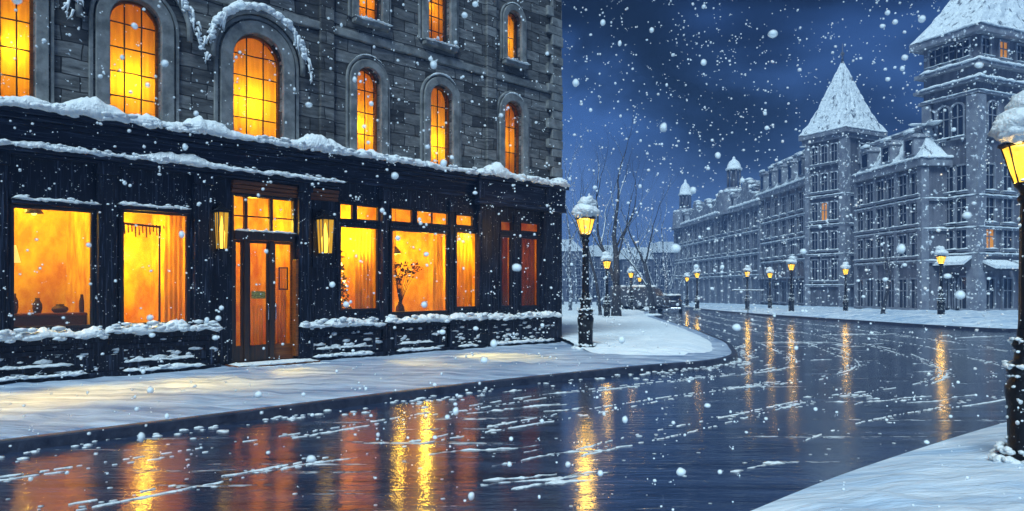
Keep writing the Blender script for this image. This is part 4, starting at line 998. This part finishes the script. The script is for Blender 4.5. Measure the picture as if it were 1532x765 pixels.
def cupola(t, px, ytop, ybody, ydome, rpx, nm):
    # find the station along the left wall seen at px
    k = ky(px); s = (A[0]-k*A[1])/(math.sin(th)+k*math.cos(th)); Yc = A[1]+s*math.cos(th); g_ = gz(*A)
    r = rpx/F*Yc; zt, zb, zd = zat(ytop, Yc)-g_, ze+.1, zat(ydome, Yc)-g_
    cx = .9
    m = MB(); m.lathe([(r*2.3, zb-.5), (r*2.2, zb+(zd-zb)*.42), (r*1.7, zb+(zd-zb)*.50), (r*1.15, zb+(zd-zb)*.56)], 12, c=(cx, s), smooth=False)
    c = m.build(nm, M['town_trim'], t)
    m = MB()
    for q in range(8):
        a = 2*PI*q/8; m.tube([(cx+r*.9*math.cos(a), s+r*.9*math.sin(a), zb+(zd-zb)*.54), (cx+r*.9*math.cos(a), s+r*.9*math.sin(a), zd)], r*.17, 6)
    m.lathe([(r*.6, zb+(zd-zb)*.54), (r*.6, zd)], 8, c=(cx, s), smooth=False); m.build('colonnade', M['town_dark'], c)
    m = MB().lathe([(r*1.2, zd-.1), (r*1.25, zd+.15), (r*1.02, zd+.25), (r*.95, zd+(zt-zd)*.35), (r*.68, zd+(zt-zd)*.6), (r*.28, zd+(zt-zd)*.75), (r*.18, zd+(zt-zd)*.85), (r*.22, zd+(zt-zd)*.9), (.02, zt)], 16, c=(cx, s)); m.build('dome', M['snow_far'], c)
    m = MB(); rr = random.Random(px)
    for q in range(26):
        a = rr.uniform(0, 2*PI); blob(m, (cx+r*1.9*math.cos(a), s+r*1.9*math.sin(a), zb+(zd-zb)*.46), r*.42*rr.uniform(.6,1.1), 1, 1, .7, q, 1)
    tag(m.build('drum_snow', M['snow_far'], c), kind='stuff')
cupola(b3, 1089, 234, 275, 254, 10, 'cupola'); cupola(b3, 1018, 268, 312, 292, 8.5, 'cupola')

# mansard house next to the great tower
YA = 58; A = (ky(1380)*YA, YA); th = math.radians(5); L4, R4 = face_frame(A, th, ky(1281), None); R4 = 9
g0 = gz(*A); ze = zat(242, YA)-g0
b4 = town_base('mansard_house', A, th, L4, R4, ze, 'grey house with snow laden mansard roof beside the great right tower')
mansard(b4, L4, R4, ze+.3, zat(199, YA)-zat(248, YA), 1.2, 3, 6)
ledge_box(L4, R4, ze-.35, ze+.3, .4).build('eave', M['town_trim'], b4); block_snow(L4, R4, ze+.3, .45, .3, 28).build('eave_snow', M['snow_far'], b4)
hts = [zat(y, YA)-g0 for y in (290, 335, 383)]
for i, zz in enumerate(hts):
    for j in range(6): add_window(b4, 'l', L4*(j+.5)/6, zz, 1.0, 1.75)
    ledge_box(L4, R4, zz-.55, zz-.35, .2).build('string_course', M['town_trim'], b4); block_snow(L4, R4, zz-.35, .2, .13, i+40).build('course_snow', M['snow_far'], b4)
pil(b4, L4, R4, 0, ze-.4, 3, 1, .4, .22)
for j in range(6): add_window(b4, 'l', L4*(j+.5)/6, .5, 1.0, 2.3, snow=False)

# great tower at right
YA = 56; A = (ky(1462)*YA, YA); th = math.radians(24); L5, R5 = face_frame(A, th, ky(1382), ky(1590))
g0 = gz(*A); ze = zat(46, YA)-g0
t5 = town_base('great_tower', A, th, L5, R5, ze, 'massive right hand stone tower with snowy pyramid roof cut by the frame top')
spire(t5, L5, R5, ze+.35, 9.5, .7, 5.0, flare=.18)
ledge_box(L5, R5, ze-.25, ze+.3, .75).build('eave', M['town_trim'], t5); block_snow(L5, R5, ze+.3, .8, .35, 33).build('eave_snow', M['snow_far'], t5)
z1 = zat(95, YA)-g0
ledge_box(L5, R5, z1-.1, z1+.2, .5).build('string_course', M['town_trim'], t5); block_snow(L5, R5, z1+.2, .55, .35, 34).build('course_snow', M['snow_far'], t5)
z2 = zat(120, YA)-g0
ledge_box(L5, R5, z2-.1, z2+.15, .55).build('string_course', M['town_trim'], t5); block_snow(L5, R5, z2+.15, .6, .32, 36).build('course_snow', M['snow_far'], t5)
ledge_box(L5, R5, z2-1.0, z2-.75, .3).build('string_course', M['town_trim'], t5); block_snow(L5, R5, z2-.75, .32, .12, 37).build('course_snow', M['snow_far'], t5)
for j in range(3): add_window(t5, 'l', .5+(L5-1)*(j+.5)/3, zat(82, YA)-g0, 1.0, 1.35)
for j in range(3): add_window(t5, 'r', .9+j*2.1, zat(82, YA)-g0, .95, 1.35, pane='lit_pane' if j == 1 else 'town_pane', label='amber lit window high on the tower' if j == 1 else None)
zz = zat(200, YA)-g0
add_window(t5, 'l', L5*.34, zz, .95, 2.6, True); add_window(t5, 'l', L5*.60, zz, .95, 2.6, True); add_window(t5, 'l', L5*.86, zz+.5, .8, 2.0, True)
add_window(t5, 'r', 1.7, zz, 1.1, 2.6, True); add_window(t5, 'r', 4.0, zz, 1.1, 2.6, True)
for i, y in enumerate((284, 332, 372)):
    zz = zat(y, YA)-g0
    for j in range(3): add_window(t5, 'l', .7+(L5-1.4)*(j+.5)/3, zz, 1.0, 2.0 if i < 2 else 1.6)
    for j in range(3): add_window(t5, 'r', 1.3+j*2.2, zz, 1.1, 2.0 if i < 2 else 1.6, pane='lit_pane' if (i == 2 and j == 0) else 'town_pane')
    ledge_box(L5, R5, zz-.55, zz-.35, .22).build('string_course', M['town_trim'], t5); block_snow(L5, R5, zz-.35, .25, .12, i+50).build('course_snow', M['snow_far'], t5)
pil(t5, L5, R5, 0, z2-1.05, 1, 1, .7, .25)
# shopfront at its foot with snowy awnings
zaw = zat(396, YA)-g0
def awning(t, face, s0, s1, z, out_, h):
    m = MB(); q = MB(); poly = [(0, z+h), (-out_, z), (-out_, z-.15), (0, z-.15)]
    m.prism(poly, 'x', s0, s1); sn = MB(); sn.prism([(0, z+h+.12), (-out_-.1, z+.22), (-out_-.12, z-.02), (0, z+h-.06)], 'x', s0-.05, s1+.05)
    if face == 'l':
        for b_ in (m, sn): b_.v = [(p[1], p[0], p[2]) for p in b_.v]
    o = m.build('awning', M['cloth_awn'], t); sn.build('awning_snow', M['snow_far'], o)
awning(t5, 'l', .3, L5-.2, zaw, 1.1, .7); awning(t5, 'r', .3, 3.4, zaw-.3, 1.1, .6); awning(t5, 'r', 4.2, 7.5, zaw-.3, 1.1, .6)
for j in range(4): add_window(t5, 'l', .8+(L5-1.4)*(j+.5)/4, .5, .9, 2.4, snow=False)
for j in range(3): add_window(t5, 'r', 1.3+j*2.2, .5, 1.1, 2.3, snow=False)

# hazy rows across the far end of the square
def far_row(px0, px1, Y, ytop, label, nwin, nfl, seed):
    x0, x1 = ky(px0)*Y, ky(px1)*Y; g_ = gz(0, Y); zt = zat(ytop, Y)-g_
    t = empty('distant_house', (x0, Y, g_), 0, label, 'building', 'hazy houses closing the square'); W = x1-x0
    MB().box(0, W, 0, 10, -1, zt).build('wall', M['town_dark'], t)
    MB().prism([(-.3, zt), (W+.3, zt), (W*.8, zt+2.4), (W*.2, zt+2.4)], 'y', -.3, 10).build('roof', M['roof_snow'], t)
    for i in range(nfl):
        for j in range(nwin): add_window(t, 'r', W*(j+.5)/nwin, 1.5+i*(zt-2)/nfl, min(1.2, W/nwin*.5), (zt-2)/nfl*.6, snow=False)
    return t
far_row(790, 872, 150, 376, 'hazy distant house just beyond the shop corner', 6, 4, 1)
far_row(873, 930, 158, 384, 'hazy distant house behind the lamp left of forked tree', 5, 4, 2)
far_row(931, 976, 150, 388, 'hazy distant house above the parked van', 4, 3, 3)
far_row(977, 1014, 165, 378, 'hazy distant house left of the cupola building', 4, 4, 4)

# ------------------------------------------------------------------ bare trees
def bare_tree(px, Y, hgt, r0, seed, label, fork=None, lean=0, spread=.45, depth=5, group='bare winter trees in the square'):
    rr = random.Random(seed); x = ky(px)*Y
    t = empty('bare_tree', (x, Y, gz(x, Y)+.12), 0, label, 'tree', group)
    tr = MB(); br = MB(); sn = MB()
    def limb(p, d, ln, r, lev, mbx):
        n = 5; pts = [p]; rad = [r]; q = p.copy(); dd = d.copy()
        for i in range(n):
            dd = (dd+Vector((rr.gauss(0,.09), rr.gauss(0,.09), rr.gauss(0,.05)+.05))).normalized(); q = q+dd*ln/n; pts.append(q.copy()); rad.append(r*(1-.45*(i+1)/n))
        mbx.tube(pts, rad, 8 if lev < 2 else 5)
        if lev in (1, 2, 3) and abs(dd.z) < .9:
            off = Vector((0, 0, 1)); sn.tube([a+off*b*.75 for a, b in zip(pts, rad)], [b*.75 for b in rad], 5)
        if lev >= depth: return
        k = 3 if lev == 0 else (2 if lev < 3 else 3)
        for i in range(k):
            at = pts[-1] if i == 0 else pts[rr.randint(2, n)]
            ax = Vector((rr.uniform(-1,1), rr.uniform(-.6,.6), 0)).normalized()
            nd = (dd*(1-spread*.5)+ax*spread*(1.1 if i else .4)+Vector((0,0,.12))).normalized()
            limb(at.copy(), nd, ln*rr.uniform(.58,.82), rad[-1]*(.9 if i == 0 else .62), lev+1, br)
    if fork:
        base = Vector((0,0,-.2)); hz_ = fork; tr.tube([base, Vector((0,0,hz_*.5)), Vector((.02,0,hz_))], [r0*1.5, r0*1.15, r0], 10)
        limb(Vector((0,0,hz_)), Vector((-.28,0,1)).normalized(), hgt*.36, r0*.62, 0, tr); limb(Vector((0,0,hz_)), Vector((.26,.05,1)).normalized(), hgt*.42, r0*.85, 0, tr)
    else:
        tr.tube([Vector((0,0,-.2)), Vector((0,0,.4))], [r0*1.5, r0], 10); limb(Vector((0,0,.38)), Vector((lean,0,1)).normalized(), hgt*.42, r0, 0, tr)
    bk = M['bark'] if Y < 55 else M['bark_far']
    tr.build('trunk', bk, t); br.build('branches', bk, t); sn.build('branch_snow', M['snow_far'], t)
    s = MB(); blob(s, (0,0,.05), r0*2.4, 1.3, 1.3, .3, seed, 2); s.build('snow_mound', M['snow_far'], t)
    return t
bare_tree(922, 43, 8.6, .23, 11, 'forked bare tree standing in the snowy square right of street lamp', fork=2.0)
bare_tree(898, 45, 9.5, .11, 12, 'slender straight bare tree between street lamp and forked tree', lean=.02, spread=.35)
bare_tree(976, 50, 7.8, .20, 13, 'dark upright bare tree beside the kerb near the black car', lean=-.02, spread=.42)
bare_tree(853, 60, 13, .16, 14, 'bare tree rising just beyond the shop corner', lean=-.03, spread=.4)
bare_tree(870, 72, 12, .14, 18, 'thin bare tree seen behind the snow capped street lamp', lean=.03, spread=.4, depth=4)
bare_tree(996, 88, 12, .20, 15, 'faint bare tree behind the parked black car', lean=.01, depth=4)
bare_tree(945, 80, 13, .20, 16, 'faint bare tree behind the parked van', lean=.02, depth=4)
bare_tree(963, 100, 13, .20, 17, 'palest far bare tree left of the dark upright one', depth=4)
bare_tree(908, 95, 14, .22, 19, 'faint far bare tree behind the forked one', depth=4)
bare_tree(1321, 46, 5.0, .13, 23, 'small dark bare tree on pavement before the mansard house', lean=-.02, depth=3, group='bare winter trees on the far pavement')
tl = ['pale far tree just right of the shop corner wall', 'pale far tree between shop corner and near lamp', 'pale far tree just left of the slender straight tree', 'frosted far tree behind the slender straight tree', 'frosted small tree directly above the blue grey car', 'frosted tree above the left end of the van', 'frosted tree above the right end of the van', 'frosted tree just left of the black car', 'frosted tree right above the black car', 'last frosted tree left of the cupola building', 'frosted tree at the left foot of the cupola building']
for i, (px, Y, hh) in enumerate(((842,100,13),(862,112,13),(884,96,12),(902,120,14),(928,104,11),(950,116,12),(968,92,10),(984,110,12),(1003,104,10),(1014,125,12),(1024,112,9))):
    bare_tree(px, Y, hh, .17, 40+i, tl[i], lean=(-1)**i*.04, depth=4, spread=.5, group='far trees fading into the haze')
# signpost by the avenue
x = ky(1119)*58; t = empty('signpost', (x, 58, gz(x,58)+.15), 0, 'thin post with white snow covered crossbar on the far pavement', 'signpost')
MB().tube([(0,0,-.1),(0,0,1.95)], .035, 8).build('post', M['town_dark'], t); MB().box(-1.3,1.3,-.02,.02,1.72,1.80).build('crossbar', M['town_trim'], t)
m = MB(); ledge_snow(m, -1.3, 1.3, -.03, .03, 1.80, .07, 3); m.build('snow', M['snow_far'], t)

# ------------------------------------------------------------------ parked vehicles
def vehicle(name, x, y, rz, label, cat, mt, Ln=4.3, W=1.8, prof=None, glass=None, rr_=.32, van=False):
    t = empty(name, (x, y, gz(x, y)+(.26 if abs(rz) > .5 else .02)), rz, label, cat, 'vehicles parked by the square'); t.scale = (1.1,)*3
    # side profile in (length, height), nose towards -y
    m = MB(); m.prism(prof, 'x', -W/2, W/2); b = m.build('body', M[mt], t, bevel=.07)
    if glass:
        g = MB(); g.prism(glass, 'x', -W/2*.9, W/2*.9); g.build('cabin', M['town_pane'], t, bevel=.06)
        g = MB(); zr = max(p[1] for p in glass); ys = [p[0] for p in glass if p[1] > zr-.05]
        g.box(-W/2*.86, W/2*.86, min(ys), max(ys), zr-.01, zr+.04); g.build('roof', M[mt], t, bevel=.03)
    for sx in (-1, 1):
        for yy in (-Ln*.31, Ln*.31):
            w_ = MB(); pts = [(rr_*(1 if k != 2 else .98), 0) for k in range(1)]
            w_.tube([(sx*(W/2-.2), yy, rr_), (sx*(W/2+.02), yy, rr_)], rr_, 18, smooth=False); wo = w_.build('wheel', M['tyre'], t)
            MB().tube([(sx*(W/2+.015), yy, rr_), (sx*(W/2+.03), yy, rr_)], rr_*.55, 12, smooth=False).build('rim', M['chrome'], wo)
        h_ = MB(); h_.lathe([(.13,0),(.13,.05),(.09,.07)], 14); h_.v = [(sx*(W/2-.28)+p[0], -Ln/2-.02-p[2], .66+p[1]) for p in h_.v]; h_.build('headlight', M['headlight'], t)
    g = MB()
    for i in range(4): g.box(-W/2+.48, W/2-.48, -Ln/2-.035, -Ln/2+.02, .5+i*.075, .53+i*.075)
    g.build('grille', M['chrome'], t)
    MB().box(-W/2+.02, W/2-.02, -Ln/2-.1, -Ln/2+.05, .32, .44).build('bumper', M['chrome'], t, bevel=.03)
    zt = max(p[1] for p in (glass or prof)); s = MB(); rr = random.Random(len(label))
    ys = [p[0] for p in (glass or prof) if p[1] > zt-.06]; a, b_ = min(ys), max(ys)
    for i in range(22): blob(s, (rr.uniform(-W*.36, W*.36), rr.uniform(a+.1, b_-.1), zt+.05), rr.uniform(.2,.34), 1.2, 1.3, .45, i, 1)
    if not van:
        for i in range(9): blob(s, (rr.uniform(-W*.34, W*.34), -Ln*.5+rr.uniform(.25,.8), .92), rr.uniform(.12,.24), 1.3, 1.2, .25, i+40, 1)
    s.build('roof_snow', M['snow_far'], t)
    return t
car_p = [(-2.15,.3),(-2.15,.78),(-2.0,.88),(-1.0,.95),(1.5,.97),(2.05,.9),(2.15,.75),(2.15,.3)]
car_g = [(-1.05,.93),(-.5,1.32),(.95,1.34),(1.55,.94)]
vehicle('parked_car', ky(1003)*66, 66, math.radians(-14), 'black car with snow on its roof parked facing the camera', 'car', 'car_paint', prof=car_p, glass=car_g)
van_p = [(-2.2,.3),(-2.2,.95),(-1.75,1.1),(-1.35,1.75),(2.2,1.8),(2.25,.3)]
vehicle('parked_van', ky(957)*64, 64, math.radians(60), 'boxy dark grey van parked side on left of the black car', 'van', 'van_paint', prof=van_p, van=True, Ln=4.4)
vehicle('parked_car', ky(933)*68, 68, math.radians(72), 'blue grey parked car with snowy roof behind the forked tree', 'car', 'car_blue', prof=car_p, glass=car_g)

# ------------------------------------------------------------------ slush and loose clods on the road, flakes in the air
def in_road(x, y):
    # nearest kerb test by cast: simple point in polygon
    c = False; n = len(road_poly); j = n-1
    for i in range(n):
        xi, yi = road_poly[i]; xj, yj = road_poly[j]
        if (yi > y) != (yj > y) and x < (xj-xi)*(y-yi)/(yj-yi)+xi: c = not c
        j = i
    return c
rr = random.Random(77); m = MB()
lines = []
for i in range(64):
    Y = rr.uniform(5.0, 30); X = rr.uniform(-.6, .75)*Y
    if in_road(X, Y): lines.append((X, Y, rr.uniform(.3, 1.6)*(Y/9)**.5, math.radians(rr.gauss(36 if X < 1.5 else 24, 9))))
def streak(x, y, ln, wd, an, sd):
    """a thin ragged crust of snow lying along a tyre line"""
    n = max(6, int(ln/.035)); v = []; f = []
    for i in range(n+1):
        t_ = i/n; k = math.sin(t_*PI)**.4*max(.0, .22+1.4*noise.noise(Vector((t_*ln*7, sd, 0)))+1.3*noise.noise(Vector((t_*ln*16, sd, 2)))); off = .16*noise.noise(Vector((t_*ln*1.3, sd, 5)))+.03*noise.noise(Vector((t_*ln*9, sd, 8)))
        cx = x+(t_-.5)*ln*math.cos(an)-off*math.sin(an); cy_ = y+(t_-.5)*ln*math.sin(an)+off*math.cos(an)
        for q, zz in ((-1, .001), (-.5, .009), (.5, .010), (1, .001)):
            w_ = wd*k*(1.1+1.1*noise.noise(Vector((t_*ln*15, q*3, sd))))*q; X_ = cx-w_*math.sin(an); Y_ = cy_+w_*math.cos(an); v.append((X_, Y_, gz(X_, Y_)+zz*(.5+k)))
    for i in range(n):
        for k in range(3): a = i*4+k; f.append((a, a+4, a+5, a+1))
    m.add(v, f, True)
for X, Y, ln, an in lines:
    for k in range(rr.randint(1, 4)):
        x = X+rr.gauss(0,.35)*(Y/9); y = Y+rr.gauss(0,.18)*(Y/9); l2 = ln*rr.uniform(.25,1.2)
        if in_road(x+l2*.5*math.cos(an), y+l2*.5*math.sin(an)) and in_road(x-l2*.5*math.cos(an), y-l2*.5*math.sin(an)): streak(x, y, l2, rr.uniform(.008,.038)*(1+Y*.02), an, rr.uniform(0,99))
def track(off, seed, i0, i1, wmax=.03):
    K_ = cr_spline(KL, 110); v = []; f = []; n = 0; L0 = 0
    for i in range(int(i0*110), int(i1*110)):
        p = K_[i]; t_ = (K_[i+1]-K_[i-1]).normalized(); nn = Vector((t_.y, -t_.x)); L0 += (K_[i+1]-K_[i]).length
        o_ = off+.25*noise.noise(Vector((L0*.25, seed, 1))); k = max(0, .08+1.3*noise.noise(Vector((L0*.9, seed, 0)))+1.0*noise.noise(Vector((L0*4, seed, 3)))+1.0*noise.noise(Vector((L0*13, seed, 6))))
        if k > .3 and rr.random() < .25: blob(m, (p.x+nn.x*(off+rr.gauss(0,.09)), p.y+nn.y*(off+rr.gauss(0,.09)), gz(p.x,p.y)+.003), rr.uniform(.006,.022)*(1+p.y*.02), 1.5, 1.2, .25, L0, 1)
        w_ = wmax*min(1.3, k)
        for q in (-1, -.4, .5, 1):
            c = p+nn*(o_+q*w_*(1+1.1*noise.noise(Vector((L0*14, q*3, seed))))+.03*noise.noise(Vector((L0*6, seed, 4)))); v.append((c.x, c.y, gz(c.x, c.y)+(.001 if abs(q) == 1 else .009) if w_ > .002 else gz(c.x, c.y)-.02))
        n += 1
    for i in range(n-1):
        for k in range(3): a = i*4+k; f.append((a, a+4, a+5, a+1))
    m.add(v, f, True)
for off, sd, a_, b_ in ((1.15,1,3,18),(1.35,9,3,12),(2.5,2,4,17),(2.7,5,4,18),(4.1,3,6,19),(4.3,7,6,17),(5.6,4,7,19),(7.2,6,9,19),(7.4,8,10,19)): track(off, sd, a_, b_)
for i in range(420):
    Y = 5+rr.random()**1.3*24; X = rr.uniform(-.72,.8)*Y
    if in_road(X, Y): blob(m, (X, Y, gz(X,Y)+.003), rr.uniform(.005,.018)*(1+Y*.02), 1.4, 1.1, .25, i*.3, 1)
# rim of slush along the gutters
A_ = cr_spline(KL, 14)
for p in A_:
    if 4 < p.y < 50:
        for i in range(7):
            if rr.random() < .35+.5*noise.noise(Vector((p.x*1.3, p.y*1.3, 0))):
                q = p+Vector((.71,-.70))*abs(rr.gauss(.10,.16)); q += Vector((rr.gauss(0,.2), rr.gauss(0,.2)))
                if in_road(q.x, q.y): blob(m, (q.x, q.y, gz(q.x,q.y)+.004), rr.uniform(.012,.045), 1.6, 1.3, .4, i+q.x, 1)
slush = m.build('slush_clods', M['snow'], recalc=False); tag(slush, 'scattered white clods of slushy snow on the wet road', 'snow', kind='stuff')

M['flake'] = mat('snowflake', (.90,.95,.96), .7)
_t = M['flake'].node_tree; _lw = N(_t, 'ShaderNodeLayerWeight'); _lw.inputs[0].default_value = .5; _mr = N(_t, 'ShaderNodeMapRange'); _t.links.new(_lw.outputs['Facing'], _mr.inputs[0])
_mr.inputs[1].default_value = .0; _mr.inputs[2].default_value = .58; _mr.inputs[3].default_value = 1; _mr.inputs[4].default_value = 0
_t.links.new(_mr.outputs[0], _t.nodes['Principled BSDF'].inputs['Alpha'])
m = MB(); rr = random.Random(2024)
ico = bmesh.new(); bmesh.ops.create_icosphere(ico, subdivisions=1, radius=1); icv = [v.co.copy() for v in ico.verts]; icf = [tuple(v.index for v in f.verts) for f in ico.faces]
ico2 = bmesh.new(); bmesh.ops.create_icosphere(ico2, subdivisions=2, radius=1); icv2 = [v.co.copy() for v in ico2.verts]; icf2 = [tuple(v.index for v in f.verts) for f in ico2.faces]
def flake(c, r, sd, big=False):
    V, Fc = (icv2, icf2) if big else (icv, icf); a = .5 if not big else .25
    sq = (rr.uniform(.8,1.15), rr.uniform(.8,1.2), rr.uniform(.8,1.15))
    m.add([(c[0]+v.x*r*sq[0]*(1+a*noise.noise(v*1.7+Vector((sd,0,sd)))), c[1]+v.y*r*sq[1], c[2]+v.z*r*sq[2]*(1+a*noise.noise(v*1.7+Vector((0,sd,0))))) for v in V], Fc, True)
for i in range(10500):
    d = 2.6+28*rr.random()**.8; X = rr.uniform(-1.0, 1.0)*d; zmax = H+d*.55
    z = rr.uniform(max(.2, H-d*.36), zmax); r = (.0052+.015*rr.random()**2.4)*(.6+d*.09)
    # none inside the shop
    lx = (X-FO.x)*FD.x+(d-FO.y)*FD.y; ly = -(X-FO.x)*FD.y+(d-FO.y)*FD.x
    if ly > -.6 and lx < CU+.5: continue
    flake((X, d, z), r, i*.37, r*F/d > 4)
    if rr.random() < .25:
        for q in range(rr.randint(2,4)): flake((X+rr.gauss(0,r*2.2), d, z+rr.gauss(0,r*1.6)), r*rr.uniform(.3,.8), i*.37+q)
for i in range(80):
    d = rr.uniform(2.0, 6.0); flake((rr.uniform(-.75,.75)*d, d, rr.uniform(H-.3*d, H+.42*d)), d*rr.uniform(3,8.5)/F, i*1.7, True)
fl = m.build('falling_snow', M['flake'], recalc=False); tag(fl, 'white snowflakes falling through the night air', 'snow', kind='stuff')

# ------------------------------------------------------------------ haze
hz = bpy.data.materials.new('haze'); hz.use_nodes = True; t = hz.node_tree; t.nodes.clear()
o = N(t, 'ShaderNodeOutputMaterial'); pv = N(t, 'ShaderNodeVolumePrincipled'); t.links.new(pv.outputs[0], o.inputs['Volume'])
pv.inputs['Color'].default_value = (.19,.37,.78,1); pv.inputs['Density'].default_value = .0029; pv.inputs['Anisotropy'].default_value = .0
HAZE = True
if HAZE:
    m = MB().box(-401, 421, -61, 421, -6.5, 38.5); h = m.build('haze', hz); tag(h, 'cold blue haze hanging along the avenue', 'haze', kind='stuff')
